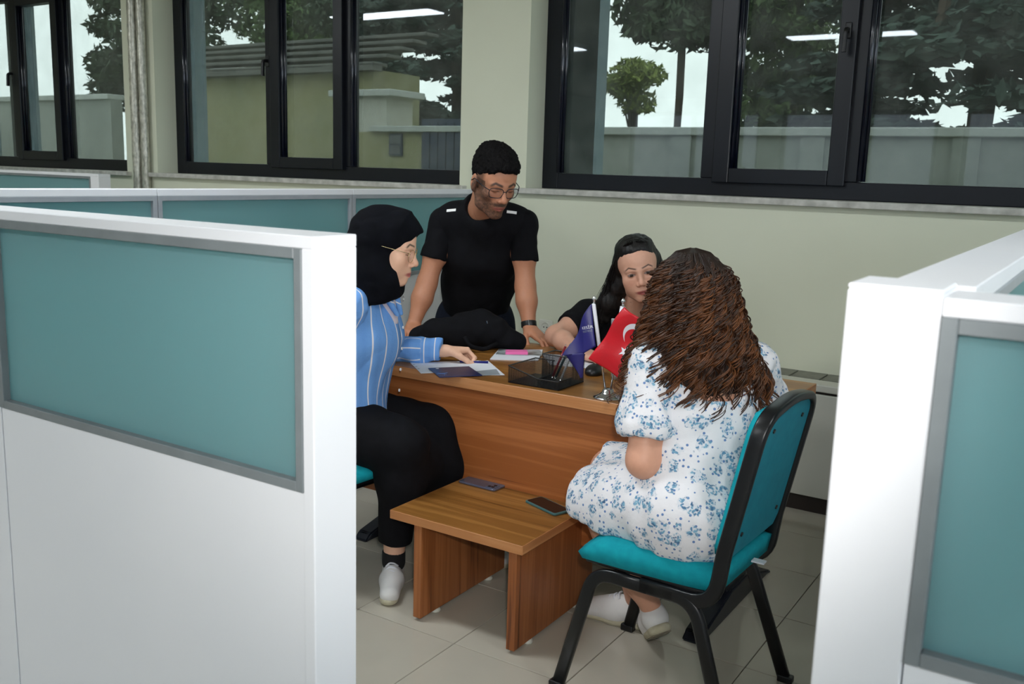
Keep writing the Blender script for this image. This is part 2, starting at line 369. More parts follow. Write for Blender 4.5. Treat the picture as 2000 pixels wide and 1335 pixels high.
# silver insulated pipes
def foil():
    m = noisy('foil', s2l(206, 204, 190), s2l(150, 148, 136), 60, 0.32, 0.9, 110, (1, 1, 0.5), metal=0.45); return m
foil()
def pipe(x, y, rad, label):
    bm = bmesh.new(); n, zs = 20, np.linspace(0, CEIL, 90); rng = random.Random(int(abs(x)*1000)); rings = []
    for z in zs:
        rings.append([bm.verts.new((x+(rad+rng.uniform(-1, 1)*rad*0.10)*math.cos(2*math.pi*k/n), y+(rad+rng.uniform(-1, 1)*rad*0.10)*math.sin(2*math.pi*k/n), z)) for k in range(n)])
    for i in range(len(zs)-1):
        for k in range(n): bm.faces.new((rings[i][k], rings[i][(k+1) % n], rings[i+1][(k+1) % n], rings[i+1][k]))
    bm.faces.new(rings[0][::-1]); bm.faces.new(rings[-1])
    return tag(obj('insulated_pipe', bm, M['foil'], smooth=True), label, 'pipe', 'foil wrapped pipes')
pipe(-6.02, 4.36, 0.034, 'left of the two foil-wrapped pipes beside the far left window')
pipe(-5.94, 4.37, 0.030, 'right of the two foil-wrapped pipes beside the far left window')
pipe(-0.03, 2.72, 0.032, 'foil-wrapped pipe behind the right-hand partition')

# ------------------------------------------------------------------ cubicle partitions
HP = 1.358
def panel_x(x0, x1, yf, th, name, label, htop=HP, endl=0.0, endr=0.0, both=True):
    """partition panel running along X; front face at yf"""
    yb = yf+th; r = empty(name, ((x0+x1)/2, (yf+yb)/2, 0)); tag(r, label, 'partition')
    W = M['panel_white']; g0, g1 = 0.964, 1.339-(HP-htop); l, rr = x0+endl, x1-endr
    obj('base_panel', B((l+0.001, rr-0.001, yf+0.003, yb-0.003, 0.02, g0), bev=0.001, seg=1), W, r)
    obj('top_cap', B((x0, x1, yf, yb, g1, htop), bev=0.0015, seg=1), W, r)
    if endr: obj('end_post', B((x1-endr, x1, yf, yb, 0, g1), bev=0.0015, seg=1), W, r)
    if endl: obj('end_post', B((x0, x0+endl, yf, yb, 0, g1), bev=0.0015, seg=1), W, r)
    fw = 0.016
    for side, ys in enumerate(((yf-0.001, yf+0.016), (yb-0.016, yb+0.001))):
        obj('glass_frame', B((l, l+fw, *ys, g0, g1), (rr-fw, rr, *ys, g0, g1), (l+fw, rr-fw, *ys, g1-fw, g1), (l+fw, rr-fw, *ys, g0, g0+fw), bev=0.0012, seg=1), M['rail_grey'] if side == 0 else M['alu_grey'], r)
    obj('frosted_pane', B((l+0.006, rr-0.006, yf+0.014, yf+0.020, g0+0.004, g1-0.004)), M['frosted_glass'], r)
    obj('frosted_pane', B((l+0.006, rr-0.006, yb-0.020, yb-0.014, g0+0.004, g1-0.004)), M['frosted_glass'], r)
    return r
def panel_y(y0, y1, xf, th, name, label, g0=0.94, htop=HP, endn=0.0, endf=0.0):
    """partition panel running along Y; room face at xf (towards +X), back at xf-th"""
    xb = xf-th; r = empty(name, ((xf+xb)/2, (y0+y1)/2, 0)); tag(r, label, 'partition')
    W = M['panel_white']; g1 = htop-0.024; n, f = y0+endn, y1-endf
    obj('base_panel', B((xb+0.003, xf-0.003, n+0.001, f-0.001, 0.02, g0), bev=0.001, seg=1), W, r)
    obj('top_cap', B((xb, xf, y0, y1, g1, htop), bev=0.0015, seg=1), W, r)
    if endn: obj('end_post', B((xb, xf, y0, y0+endn, 0, g1), bev=0.0015, seg=1), W, r)
    if endf: obj('end_post', B((xb, xf, y1-endf, y1, 0, g1), bev=0.0015, seg=1), W, r)
    fw = 0.018
    for q in ((xf-0.016, xf+0.001), (xb-0.001, xb+0.016)):
        obj('glass_frame', B((*q, n, n+fw, g0, g1), (*q, f-fw, f, g0, g1), (*q, n+fw, f-fw, g1-fw, g1), (*q, n+fw, f-fw, g0, g0+fw), bev=0.0012, seg=1), M['alu_grey'], r)
    obj('frosted_pane', B((xf-0.020, xf-0.014, n+0.006, f-0.006, g0+0.004, g1-0.004)), M['frosted_glass'], r)
    obj('frosted_pane', B((xb+0.014, xb+0.020, n+0.006, f-0.006, g0+0.004, g1-0.004)), M['frosted_glass'], r)
    return r
panel_x(-1.846, -0.982, 0.997, 0.095, 'cubicle_partition', 'large near white partition with frosted pane at the left foreground', endr=0.023)
panel_x(-3.01, -1.849, 0.997, 0.095, 'cubicle_partition', 'white partition with frosted pane at the far left edge of the foreground', endl=0.1)
panel_y(1.10, 2.190, -2.92, 0.09, 'cubicle_partition', 'side partition behind the near left one, leftmost of its row')
panel_y(2.193, 3.220, -2.92, 0.09, 'cubicle_partition', 'side partition with frosted pane behind the woman in the black headscarf')
panel_y(3.223, YW-0.003, -2.92, 0.09, 'cubicle_partition', 'side partition behind the standing man, ending at the window wall')
panel_x(-8.3, -5.78, 3.88, 0.09, 'cubicle_partition', 'distant partition under the far left window', endr=0.09)
r = empty('partition_post', (-0.184, 1.045, 0)); tag(r, 'bright white corner post of the right foreground partition', 'post')
obj('post', B((-0.229, -0.138, 1.0, 1.092, 0, 1.352), bev=0.002, seg=1), M['panel_white'], r)
obj('post_cap', B((-0.229, -0.138, 1.0, 1.092, 1.352, 1.358), bev=0.002, seg=1), M['panel_white'], r)
panel_x(-0.1375, 0.86, 1.0, 0.085, 'cubicle_partition', 'near white partition with frosted pane at the right edge of the picture', htop=1.351)
panel_y(1.094, 2.70, -0.12, 0.085, 'cubicle_partition', 'side partition running back from the white corner post on the right', htop=1.355, endf=0.02)
panel_y(2.703, 4.05, -0.12, 0.085, 'cubicle_partition', 'far half of the right side partition towards the windows', htop=1.355, endf=0.02)

# ------------------------------------------------------------------ desk
dx0, dx1, dy0, dy1 = -2.52, -0.855, 2.650, 3.400
desk = empty('desk', (-1.69, 3.02, 0)); tag(desk, 'long brown wooden office desk the four people gather around', 'desk')
obj('desktop', B((dx0+0.002, dx1-0.002, dy0+0.002, dy1-0.002, 0.700, 0.740), bev=0.001, seg=1), M['wood_top'], desk)
for q, wm in (((dx0, dx1, dy0, dy0+0.003), 'wood_edge'), ((dx0, dx1, dy1-0.003, dy1), 'wood_edge'), ((dx0, dx0+0.003, dy0+0.003, dy1-0.003), 'wood_edge_y'), ((dx1-0.003, dx1, dy0+0.003, dy1-0.003), 'wood_edge_y')):
    obj('edge_band', B((*q, 0.7005, 0.7395), bev=0.0008, seg=1), M[wm], desk)
obj('modesty_panel', B((dx0+0.06, dx1-0.06, dy0+0.035, dy0+0.053, 0.22, 0.699), bev=0.001, seg=1), M['wood_panel'], desk)
for xc in (-2.387, -0.990):
    bm = bmesh.new(); w = 0.033
    prof = [(2.675, 0.004), (2.70, 0.03), (2.95, 0.085), (3.10, 0.085), (3.33, 0.02), (3.375, 0.004)]
    top = [[bm.verts.new((xc+s*w, y, z)) for s in (-1, 1)] for y, z in prof]
    bot = [[bm.verts.new((xc+s*w, y, 0.0)) for s in (-1, 1)] for y, z in prof]
    for i in range(len(prof)-1):
        bm.faces.new((top[i][0], top[i+1][0], top[i+1][1], top[i][1])); bm.faces.new((bot[i][0], bot[i][1], bot[i+1][1], bot[i+1][0]))
        for s in (0, 1): bm.faces.new((top[i][s], top[i+1][s], bot[i+1][s], bot[i][s]))
    bm.faces.new((top[0][0], top[0][1], bot[0][1], bot[0][0])); bm.faces.new((top[-1][0], top[-1][1], bot[-1][1], bot[-1][0]))
    bmesh.ops.bevel(bm, geom=[e for e in bm.edges], offset=0.006, segments=2, affect='EDGES')
    lg = obj('leg', bm, M['navy_metal'], desk)
    obj('upright', B((xc-0.02, xc+0.02, 2.93, 3.12, 0.07, 0.66), bev=0.006), M['navy_metal'], lg)
    obj('bracket', B((xc-0.025, xc+0.025, 2.74, 3.33, 0.66, 0.700), bev=0.004), M['navy_metal'], lg)

# ------------------------------------------------------------------ coffee table
tx0, tx1, ty0, ty1 = -1.897, -1.386, 2.270, 2.782
tab = empty('coffee_table', (-1.64, 2.53, 0)); tag(tab, 'low brown wooden coffee table in front of the desk', 'table')
obj('tabletop', B((tx0+0.002, tx1-0.002, ty0+0.002, ty1-0.002, 0.330, 0.360), bev=0.001, seg=1), M['wood_top'], tab)
for q, wm in (((tx0, tx1, ty0, ty0+0.003), 'wood_edge'), ((tx0, tx1, ty1-0.003, ty1), 'wood_edge'), ((tx0, tx0+0.003, ty0+0.003, ty1-0.003), 'wood_edge_y'), ((tx1-0.003, tx1, ty0+0.003, ty1-0.003), 'wood_edge_y')):
    obj('edge_band', B((*q, 0.3305, 0.3595), bev=0.0008, seg=1), M[wm], tab)
for a, e in ((-1.800, -1.770), (-1.436, -1.406)):
    s = obj('side_panel', B((a, e, ty0+0.005, ty1-0.005, 0.012, 0.330), bev=0.001, seg=1), M['wood_z'], tab)
    for y in (ty0+0.10, ty1-0.10):
        obj('foot_pad', lathe([(0.016, 0), (0.018, 0.004), (0.015, 0.012)], 16, ((a+e)/2+0.005, y, 0)), M['socket_white'], s, smooth=True)
obj('apron', B((-1.770, -1.436, ty0+0.215, ty0+0.233, 0.255, 0.330), bev=0.001, seg=1), M['wood_x'], tab)

# ------------------------------------------------------------------ teal chair (faces -X when unrotated)
def make_chair():
    r = empty('office_chair')
    bmx = M['black_metal']; sec = rrect(0.011, 0.019, 0.008)
    hw = 0.205                                     # half width along Y
    # seat cushion, front edge rounded down
    bm = bmesh.new(); nx, ny = 14, 12
    def prof(u):                                   # u 0 front .. 1 rear
        x = -0.212+0.415*u; z = 0.470-0.035*max(0, (0.22-u)/0.22)**2+0.006*math.sin(u*3.1)
        return x, z
    gt, gb = [], []
    for i in range(nx+1):
        x, z = prof(i/nx); rt, rb = [], []
        for j in range(ny+1):
            v = -1+2*j/ny; y = hw*v*(1-0.10*(i/nx)**2); e = 1-0.16*(abs(v)**6)
            rt.append(bm.verts.new((x, y, z*1.0-0.012*(abs(v)**5)))); rb.append(bm.verts.new((x+(0.012 if i == 0 else (-0.01 if i == nx else 0)), y*0.985, 0.405)))
        gt.append(rt); gb.append(rb)
    for i in range(nx):
        for j in range(ny):
            bm.faces.new((gt[i][j], gt[i+1][j], gt[i+1][j+1], gt[i][j+1])); bm.faces.new((gb[i][j], gb[i][j+1], gb[i+1][j+1], gb[i+1][j]))
    for i in range(nx):
        bm.faces.new((gt[i][0], gb[i][0], gb[i+1][0], gt[i+1][0])); bm.faces.new((gt[i][ny], gt[i+1][ny], gb[i+1][ny], gb[i][ny]))
    for j in range(ny):
        bm.faces.new((gt[0][j], gt[0][j+1], gb[0][j+1], gb[0][j])); bm.faces.new((gt[nx][j], gb[nx][j], gb[nx][j+1], gt[nx][j+1]))
    sharp = [e for e in bm.edges if len(e.link_faces) == 2 and e.calc_face_angle(0) > 0.9]
    bmesh.ops.bevel(bm, geom=sharp, offset=0.014, segments=3, affect='EDGES')
    st = obj('seat', bm, M['teal_fabric'], r, smooth=True)
    obj('seat_board', B((-0.195, 0.18, -hw*0.93, hw*0.93, 0.392, 0.406), bev=0.004), bmx, st)
    # back frame: closed hoop leaning back, running under the seat
    def bp(y, z): return (0.182+0.100*(z-0.40)/0.5, y, z)
    hy = 0.192
    loop = [(-0.02, -hy, 0.375), (0.188, -hy, 0.372), bp(-hy, 0.52), bp(-hy*0.99, 0.885), bp(0, 0.910), bp(hy*0.99, 0.885), bp(hy, 0.52), (0.188, hy, 0.372), (-0.02, hy, 0.375)]
    path = fillet(loop, [0.09, 0.3, 0.085, 0.5, 0.085, 0.3, 0.09], 7)
    bm = bmesh.new(); n = len(path)
    # section: wide along the hoop's outer face
    pts = [Vector(p) for p in path]; rings = []
    for i, p in enumerate(pts):
        t = (pts[min(i+1, n-1)]-pts[max(i-1, 0)]).normalized(); c = Vector((p.x, 0, max(0.45, min(p.z, 0.80))))
        o = (p-c); o -= t*o.dot(t)
        if p.z < 0.45: o = Vector((0, 1 if p.y > 0 else -1, 0)); o -= t*o.dot(t)
        o.normalize(); w = t.cross(o)
        rings.append([bm.verts.new(p+o*a+w*b2) for a, b2 in rrect(0.0115, 0.020, 0.007)])
    for i in range(n-1):
        m = len(rings[0])
        for j in range(m): bm.faces.new((rings[i][j], rings[i][(j+1) % m], rings[i+1][(j+1) % m], rings[i+1][j]))
    bm.faces.new(rings[0][::-1]); bm.faces.new(rings[-1])
    obj('back_frame', bm, bmx, r, smooth=True)
    # backrest: padded front, flat shell behind with screws
    def back_pad(off0, off1, shrink, bulge):
        bm = bmesh.new(); nu, nv = 12, 14; A, Bk = [], []
        for i in range(nv+1):
            z = 0.50+0.390*i/nv; ra, rb = [], []
            ww = (hy-0.012-shrink)
            top = max(0, (z-0.84)/0.07); ww *= math.sqrt(max(0.0, 1-0.62*min(1, top)**2.4)); 
            low = max(0, (0.53-z)/0.03); ww *= 1-0.12*low
            for j in range(nu+1):
                v = -1+2*j/nu; x, _, _ = bp(0, z)
                bl = bulge*(1-v*v)*math.sin(math.pi*min(1, max(0, (z-0.49)/0.43)))
                ra.append(bm.verts.new((x+off0-bl, ww*v, z-0.02*shrink))); rb.append(bm.verts.new((x+off1, ww*v, z)))
            A.append(ra); Bk.append(rb)
        for i in range(nv):
            for j in range(nu):
                bm.faces.new((A[i][j], A[i+1][j], A[i+1][j+1], A[i][j+1])); bm.faces.new((Bk[i][j], Bk[i][j+1], Bk[i+1][j+1], Bk[i+1][j]))
            bm.faces.new((A[i][0], Bk[i][0], Bk[i+1][0], A[i+1][0])); bm.faces.new((A[i][nu], A[i+1][nu], Bk[i+1][nu], Bk[i][nu]))
        for j in range(nu):
            bm.faces.new((A[0][j], A[0][j+1], Bk[0][j+1], Bk[0][j])); bm.faces.new((A[nv][j], Bk[nv][j], Bk[nv][j+1], A[nv][j+1]))
        return bm
    bk = obj('backrest', back_pad(-0.034, 0.003, 0.0, 0.012), M['teal_fabric'], r, smooth=True)
    sh = obj('back_shell', back_pad(0.003, 0.010, 0.006, 0.0), M['teal_shell'], r)
    for y, z in ((-0.11, 0.84), (0.11, 0.84), (-0.13, 0.56), (0.13, 0.56)):
        x = bp(0, z)[0]; bm = bmesh.new(); sweep(bm, [(x+0.008, y, z), (x+0.0135, y, z-0.0015)], circ(0.006, 10)); obj('screw', bm, M['black_plastic'], sh)
    # side frames: front leg and rear leg of each side, meeting under the seat
    for s in (-1, 1):
        y = s*0.193
        front = fillet([(0.0, y, 0.372), (-0.165, y, 0.372), (-0.255, y+s*0.025, 0.0)], [0.075], 8)
        rear = fillet([(0.0, y, 0.372), (0.135, y, 0.372), (0.265, y+s*0.03, 0.0)], [0.085], 8)
        for p in (front, rear):
            bm = bmesh.new(); sweep(bm, p, rrect(0.019, 0.0105, 0.008), up=Vector((0, 1, 0)))
            lg = obj('leg', bm, bmx, r, smooth=True)
            e = Vector(p[-1]); obj('foot_cap', B((e.x-0.022, e.x+0.022, e.y-0.014, e.y+0.014, 0.0, 0.022), bev=0.004), M['black_plastic'], lg)
    obj('crossbar', B((-0.13, -0.095, -0.19, 0.19, 0.352, 0.372), bev=0.004), bmx, r)
    obj('crossbar', B((0.09, 0.125, -0.19, 0.19, 0.352, 0.372), bev=0.004), bmx, r)
    return r
chair = make_chair(); chair.location = (-0.945, 2.405, 0); chair.rotation_euler = (0, 0, math.radians(-2))
tag(chair, 'teal fabric chair with black frame under the woman in the floral dress', 'chair', 'teal office chairs')
obj('care_tag', B((-0.735, -0.700, 2.40, 2.425, 0.435, 0.439)), M['paper_white'], chair)
c2 = copy_tree(chair)
for ch in list(c2.children):
    if ch.name.startswith('care_tag'): bpy.data.objects.remove(ch)
c2.location = (-2.255, 2.43, 0); c2.rotation_euler = (0, 0, math.radians(176))
tag(c2, 'teal fabric chair under the woman in the black headscarf, half hidden by the partition', 'chair', 'teal office chairs')
c3 = copy_tree(c2); c3.scale = (1, 1, 0.84); c3.location = (-1.82, 3.84, 0); c3.rotation_euler = (0, 0, math.radians(115))
tag(c3, 'teal chair of the seated woman behind the desk, hidden by the desk', 'chair', 'teal office chairs')

# ------------------------------------------------------------------ outside the windows
noisy('ground_out', s2l(104, 108, 84), s2l(84, 92, 66), 1.2, 0.95)
noisy('plaster_grey', s2l(150, 154, 148), s2l(122, 128, 122), 1.0, 0.9, 0.2, 12)
noisy('coping', s2l(176, 180, 176), s2l(156, 160, 156), 2.0, 0.9)
noisy('plaster_beige', s2l(150, 146, 112), s2l(128, 130, 96), 0.9, 0.9, 0.2, 10)
noisy('plaster_pale', s2l(182, 182, 172), s2l(164, 165, 155), 1.2, 0.9)
noisy('roof_tile', s2l(98, 98, 92), s2l(76, 78, 74), 3, 0.9, 0.5, 14, (1, 1, 6))
noisy('gate_navy', s2l(38, 52, 74), s2l(30, 42, 62), 6, 0.6, 0.2, 30, (8, 1, 1))
noisy('bark', s2l(74, 62, 50), s2l(52, 44, 36), 10, 0.95)
noisy('fin_blue', s2l(150, 172, 182), s2l(138, 160, 170), 1.5, 0.8)
noisy('leaf_dark', s2l(54, 72, 44), s2l(38, 56, 36), 3, 0.7)
noisy('leaf_mid', s2l(84, 106, 52), s2l(62, 86, 42), 3, 0.7)
noisy('leaf_yellow', s2l(140, 150, 70), s2l(112, 130, 58), 3, 0.7)
noisy('needle', s2l(66, 84, 74), s2l(46, 62, 54), 3, 0.8)
structure('ground_outside', B((-26, 10, YW+0.31, 30, 0.6, 0.9)), M['ground_out'])
gw = structure('garden_wall', B((-6.28, 9, 9.0, 9.22, 0.9, 1.86)), M['plaster_grey'])
obj('coping', B((-6.28, 9, 8.95, 9.27, 1.86, 1.94), bev=0.01), M['coping'], gw)
for k in range(11): obj('pilaster', B((-5.2+k*1.3, -4.98+k*1.3, 8.975, 9.0, 0.9, 1.86)), M['plaster_grey'], gw)
r = empty('gatehouse', (-7.4, 9.2, 0.9)); tag(r, 'low beige outbuilding with navy door seen through the middle window', 'building')
obj('wall', B((-8.55, -6.285, 9.0, 10.5, 0.9, 1.88)), M['plaster_beige'], r)
obj('cornice', B((-7.85, -6.285, 8.93, 9.06, 1.88, 1.95), bev=0.01), M['coping'], r)
obj('chimney_block', B((-8.4, -7.62, 9.0, 9.5, 1.88, 2.30)), M['plaster_pale'], r)
obj('chimney_cap', B((-8.5, -7.50, 8.92, 9.6, 2.30, 2.38), bev=0.01), M['coping'], r)
dr = obj('door', B((-7.05, -6.32, 8.965, 9.0, 0.9, 2.03)), M['gate_navy'], r)
for k in range(6): obj('plank', B((-7.03+k*0.118, -6.925+k*0.118, 8.950, 8.966, 0.92, 1.99), bev=0.004, seg=1), M['gate_navy'], dr)
wn = obj('window', B((-7.56, -7.36, 8.975, 9.0, 1.60, 1.86)), M['gate_navy'], r)
obj('pane', B((-7.54, -7.38, 8.968, 8.976, 1.74, 1.84)), M['window_glass'], wn); obj('pane', B((-7.54, -7.38, 8.968, 8.976, 1.62, 1.72)), M['window_glass'], wn)
r = empty('neighbour_house', (-10.6, 11, 0.9)); tag(r, 'low plastered house with grey tiled roof seen through the middle window', 'building')
obj('wall', B((-13.0, -8.7, 10.0, 11.0, 0.9, 2.75)), M['plaster_beige'], r)
rf = obj('roof', B((-13.3, -8.5, 9.75, 9.95, 2.71, 2.79)), M['roof_tile'], r)
for k in range(5):
    y0 = 9.75+k*0.28; z0 = 2.77+k*0.13
    obj('tile_course', B((-13.3, -8.5, y0, y0+0.31, z0, z0+0.05), bev=0.012), M['roof_tile'], rf)
gw2 = structure('garden_wall_far', B((-26, -13.02, 9.0, 9.2, 0.9, 2.34)), M['plaster_grey'])
obj('coping', B((-26, -13.02, 8.95, 9.25, 2.34, 2.42), bev=0.01), M['coping'], gw2)
# fins of the facade beside each window
for i, (a, c) in enumerate(((-8.86, -8.78), (-6.02, -5.93), (-3.05, -2.548))):
    structure('wall_fin_%d' % (i+1), B((a, c, 4.72 if i < 2 else 4.80, 4.92, 0.9, 3.2)), M['fin_blue'])
structure('wall_fin_4', B((-8.27, -8.17, 4.74, 4.94, 0.9, 3.2)), M['fin_blue'])
structure('eaves', B((-10, 3.5, YW+0.31, 5.35, 3.15, 3.3)), M['plaster_pale'])

def leaves(rng, blobs, n, size, flat=0.0):
    """leaf blades scattered in ellipsoid clumps; returns a mesh of small bent leaves"""
    w = np.array([b[3]*b[4]*b[5] for b in blobs])**0.66; w /= w.sum()
    idx = rng.choice(len(blobs), n, p=w); bl = np.array(blobs)[idx]
    d = rng.normal(size=(n, 3)); d /= np.linalg.norm(d, axis=1)[:, None]
    p = bl[:, :3]+d*bl[:, 3:6]*(rng.random((n, 1))**0.45)
    a = rng.normal(size=(n, 3)); a[:, 2] *= (1-flat); a /= np.linalg.norm(a, axis=1)[:, None]
    b = np.cross(a, rng.normal(size=(n, 3))); b /= np.linalg.norm(b, axis=1)[:, None]
    s = size*(0.6+0.8*rng.random((n, 1))); nn = np.cross(a, b)
    V = np.stack([p-a*s, p+b*s*0.38+nn*s*0.12, p+a*s, p-b*s*0.38+nn*s*0.12], 1).reshape(-1, 3)
    F = np.arange(4*n).reshape(-1, 4)
    me = bpy.data.meshes.new('foliage'); me.from_pydata(V.tolist(), [], F.tolist()); me.update()
    return me
def tree(name, label, base, h, blobs, n, size, m, seed, flat=0.0, rad=0.06):
    rng = np.random.default_rng(seed); r = empty(name, base); tag(r, label, 'tree')
    bm = bmesh.new(); sweep(bm, [Vector(base), Vector(base)+Vector((0.05, 0, h*0.4)), Vector(base)+Vector((0, 0.05, h))], circ(rad, 8)); obj('trunk', bm, M['bark'], r)
    for k in range(min(7, len(blobs))):
        b = blobs[k]; bm = bmesh.new(); sweep(bm, [Vector(base)+Vector((0, 0, h*0.55)), Vector(base).lerp(Vector(b[:3]), 0.6)+Vector((0, 0, 0.35*h)), Vector(b[:3])], circ(rad*0.3, 6)); obj('branch', bm, M['bark'], r)
    tag(link('foliage', leaves(rng, blobs, n, size, flat), M[m], r), kind='stuff')
    return r
def crown(rng, c, R, n, rr):
    out = []
    for _ in range(n):
        d = rng.normal(size=3); d /= np.linalg.norm(d); q = np.array(c)+d*np.array(R)*rng.random()**0.4
        s = rr*(0.6+0.8*rng.random()); out.append((*q, s, s, s*0.7))
    return out
def spruce(c, z0, z1, R, n, rng):
    out = []
    for k in range(n):
        t = rng.random(); z = z0+(z1-z0)*t; a = rng.random()*6.283; rad = R*(1-t*0.75)*(0.35+0.65*rng.random())
        out.append((c[0]+rad*math.cos(a), c[1]+rad*math.sin(a), z-0.12*rad, 0.55, 0.55, 0.12))
    return out
g = np.random.default_rng(5)
tree('broadleaf_tree', 'leafy dark tree against white sky in the right window', (-5.6, 13.0, 0.9), 4.2, crown(g, (-5.55, 13.0, 3.95), (0.85, 0.8, 0.85), 34, 0.36), 11000, 0.085, 'leaf_dark', 1)
tree('broadleaf_tree', 'mid green tree beyond the centre sash of the right window', (-4.6, 15.2, 0.9), 3.6, crown(g, (-4.9, 15.2, 3.7), (0.75, 0.8, 1.6), 34, 0.40), 10000, 0.08, 'leaf_mid', 2)
tree('broadleaf_tree', 'small yellow-green tree far behind the garden wall', (-7.9, 16.4, 0.9), 2.0, crown(g, (-7.9, 16.4, 3.15), (0.45, 0.5, 0.42), 12, 0.30), 3500, 0.07, 'leaf_yellow', 3)
tree('spruce_tree', 'big blue-grey spruce filling the right-hand pane of the right window', (-1.55, 12.4, 0.9), 7.5, spruce((-1.55, 12.4), 1.75, 7.6, 2.5, 300, g), 55000, 0.11, 'needle', 4, 0.7, 0.2)
tree('spruce_tree', 'dark spruce behind the outbuilding in the middle window', (-9.9, 13.6, 0.9), 7.5, spruce((-9.9, 13.6), 1.8, 8.4, 2.1, 190, g), 36000, 0.11, 'needle', 5, 0.7, 0.2)
tree('broadleaf_tree', 'tree with bright sky gaps at the centre of the middle window', (-13.6, 15.6, 0.9), 4.0, crown(g, (-13.6, 15.6, 4.6), (1.3, 1.0, 1.5), 26, 0.45), 8000, 0.09, 'leaf_dark', 6)
tree('broadleaf_tree', 'tree with blue-white sky gaps in the far left window', (-16.6, 12.4, 0.9), 3.6, crown(g, (-16.6, 12.4, 4.0), (1.7, 1.0, 1.5), 34, 0.45), 11000, 0.09, 'leaf_dark', 7)
tree('broadleaf_tree', 'olive tree above the grey tiled roof', (-17.6, 17.6, 0.9), 4.4, crown(g, (-17.6, 17.6, 4.9), (2.2, 1.0, 1.7), 34, 0.65), 12000, 0.10, 'leaf_mid', 8)

# ------------------------------------------------------------------ things on the desk
DZ = 0.7402
def sheet(name, corners, z, th, m, label, cat, group=None, curl=0.0):
    """thin sheet from four corners (bilinear grid, slight curl)"""
    bm = bmesh.new(); n = 8; P = [Vector((*c, 0)) for c in corners]; T = []
    for i in range(n+1):
        row = []
        for j in range(n+1):
            u, v = i/n, j/n; p = (1-u)*(1-v)*P[0]+u*(1-v)*P[1]+u*v*P[2]+(1-u)*v*P[3]
            row.append(bm.verts.new((p.x, p.y, z+th+curl*(u**4+v**4*0.4))))
        T.append(row)
    for i in range(n):
        for j in range(n): bm.faces.new((T[i][j], T[i+1][j], T[i+1][j+1], T[i][j+1]))
    ret = bmesh.ops.extrude_face_region(bm, geom=list(bm.faces))
    for v in ret['geom']:
        if isinstance(v, bmesh.types.BMVert): v.co.z -= th
    return tag(obj(name, bm, m), label, cat, group)
noisy('brochure_navy', s2l(26, 40, 92), s2l(22, 34, 80), 5, 0.35)
noisy('magazine_cover', s2l(60, 66, 66), s2l(196, 204, 208), 16, 0.3)
noisy('sticky_pink', s2l(244, 118, 182), s2l(238, 108, 172), 5, 0.7)
noisy('ink_grey', s2l(150, 156, 162), s2l(140, 146, 152), 5, 0.7)
noisy('pen_blue', s2l(28, 34, 120), s2l(22, 28, 104), 5, 0.3)
noisy('pen_teal', s2l(20, 60, 62), s2l(16, 50, 52), 5, 0.3)
noisy('pen_red', s2l(130, 26, 40), s2l(116, 22, 34), 5, 0.3)
noisy('pen_white', s2l(205, 206, 208), s2l(196, 197, 200), 5, 0.3)
s1 = sheet('paper_sheet', [(-2.185, 2.726), (-2.037, 2.603), (-1.860, 2.812), (-2.008, 2.935)], DZ, 0.0008, M['paper_white'], 'white printed sheet under the hand of the woman in the striped shirt', 'paper')
for k in range(3): obj('print_line', B((-2.155+k*0.030, -2.148+k*0.030, 2.703-k*0.024, 2.71-k*0.024, DZ+0.0008, DZ+0.0010)), M['ink_grey'], s1)
s2 = sheet('leaflet', [(-2.000, 2.760), (-1.900, 2.668), (-1.789, 2.771), (-1.985, 2.950)], DZ+0.0012, 0.0008, M['paper_white'], 'white leaflet with a grey printed block beside the navy booklet', 'leaflet')
def quad_plate(corners, z0, z1):
    bm = bmesh.new(); lo = [bm.verts.new((*c, z0)) for c in corners]; hi = [bm.verts.new((*c, z1)) for c in corners]
    bm.faces.new(lo[::-1]); bm.faces.new(hi)
    for i in range(4): bm.faces.new((lo[i], lo[(i+1) % 4], hi[(i+1) % 4], hi[i]))
    return bm
obj('printed_block', quad_plate([(-1.905, 2.755), (-1.845, 2.707), (-1.805, 2.765), (-1.868, 2.835)], DZ+0.0020, DZ+0.0023), M['ink_grey'], s2)
s3 = sheet('booklet', [(-2.062, 2.678), (-1.935, 2.580), (-1.840, 2.702), (-1.967, 2.800)], DZ+0.0024, 0.0022, M['brochure_navy'], 'small navy blue booklet lying at the desk edge', 'booklet', curl=0.001)
noisy('foil_blue', s2l(120, 150, 205), s2l(96, 128, 190), 30, 0.5)
for a, c in (((-1.985, 2.630), (-1.945, 2.632)), ((-1.975, 2.612), (-1.958, 2.655)), ((-1.935, 2.606), (-1.960, 2.640))):
    obj('cover_mark', tube([(*a, DZ+0.0054), (*c, DZ+0.0054)], 0.0008, 5), M['foil_blue'], s3)
obj('cover_emblem', lathe([(0.006, 0), (0.006, 0.0004)], 14, (-2.03, 2.69, DZ+0.0052)), M['paper_white'], s3)
s4 = sheet('magazine', [(-1.990, 2.975), (-1.830, 3.070), (-1.925, 3.262), (-2.075, 3.165)], DZ, 0.004, M['paper_white'], 'printed magazine under the pink sticky notes', 'magazine', curl=0.002)
obj('cover_photo', quad_plate([(-2.018, 3.055), (-1.863, 3.148), (-1.920, 3.255), (-2.070, 3.160)], DZ+0.0045, DZ+0.0062), M['magazine_cover'], s4)
tag(obj('sticky_notes', quad_plate([(-1.985, 3.075), (-1.915, 3.130), (-1.945, 3.170), (-2.012, 3.117)], DZ+0.0063, DZ+0.0165), M['sticky_pink']), 'bright pink block of sticky notes on the magazine', 'sticky notes')
s5 = sheet('paper_sheet', [(-1.900, 3.215), (-1.760, 3.040), (-1.600, 3.075), (-1.700, 3.290)], DZ, 0.0008, M['paper_white'], 'blank white sheet under the forearm of the seated woman behind the desk', 'paper', curl=0.001)
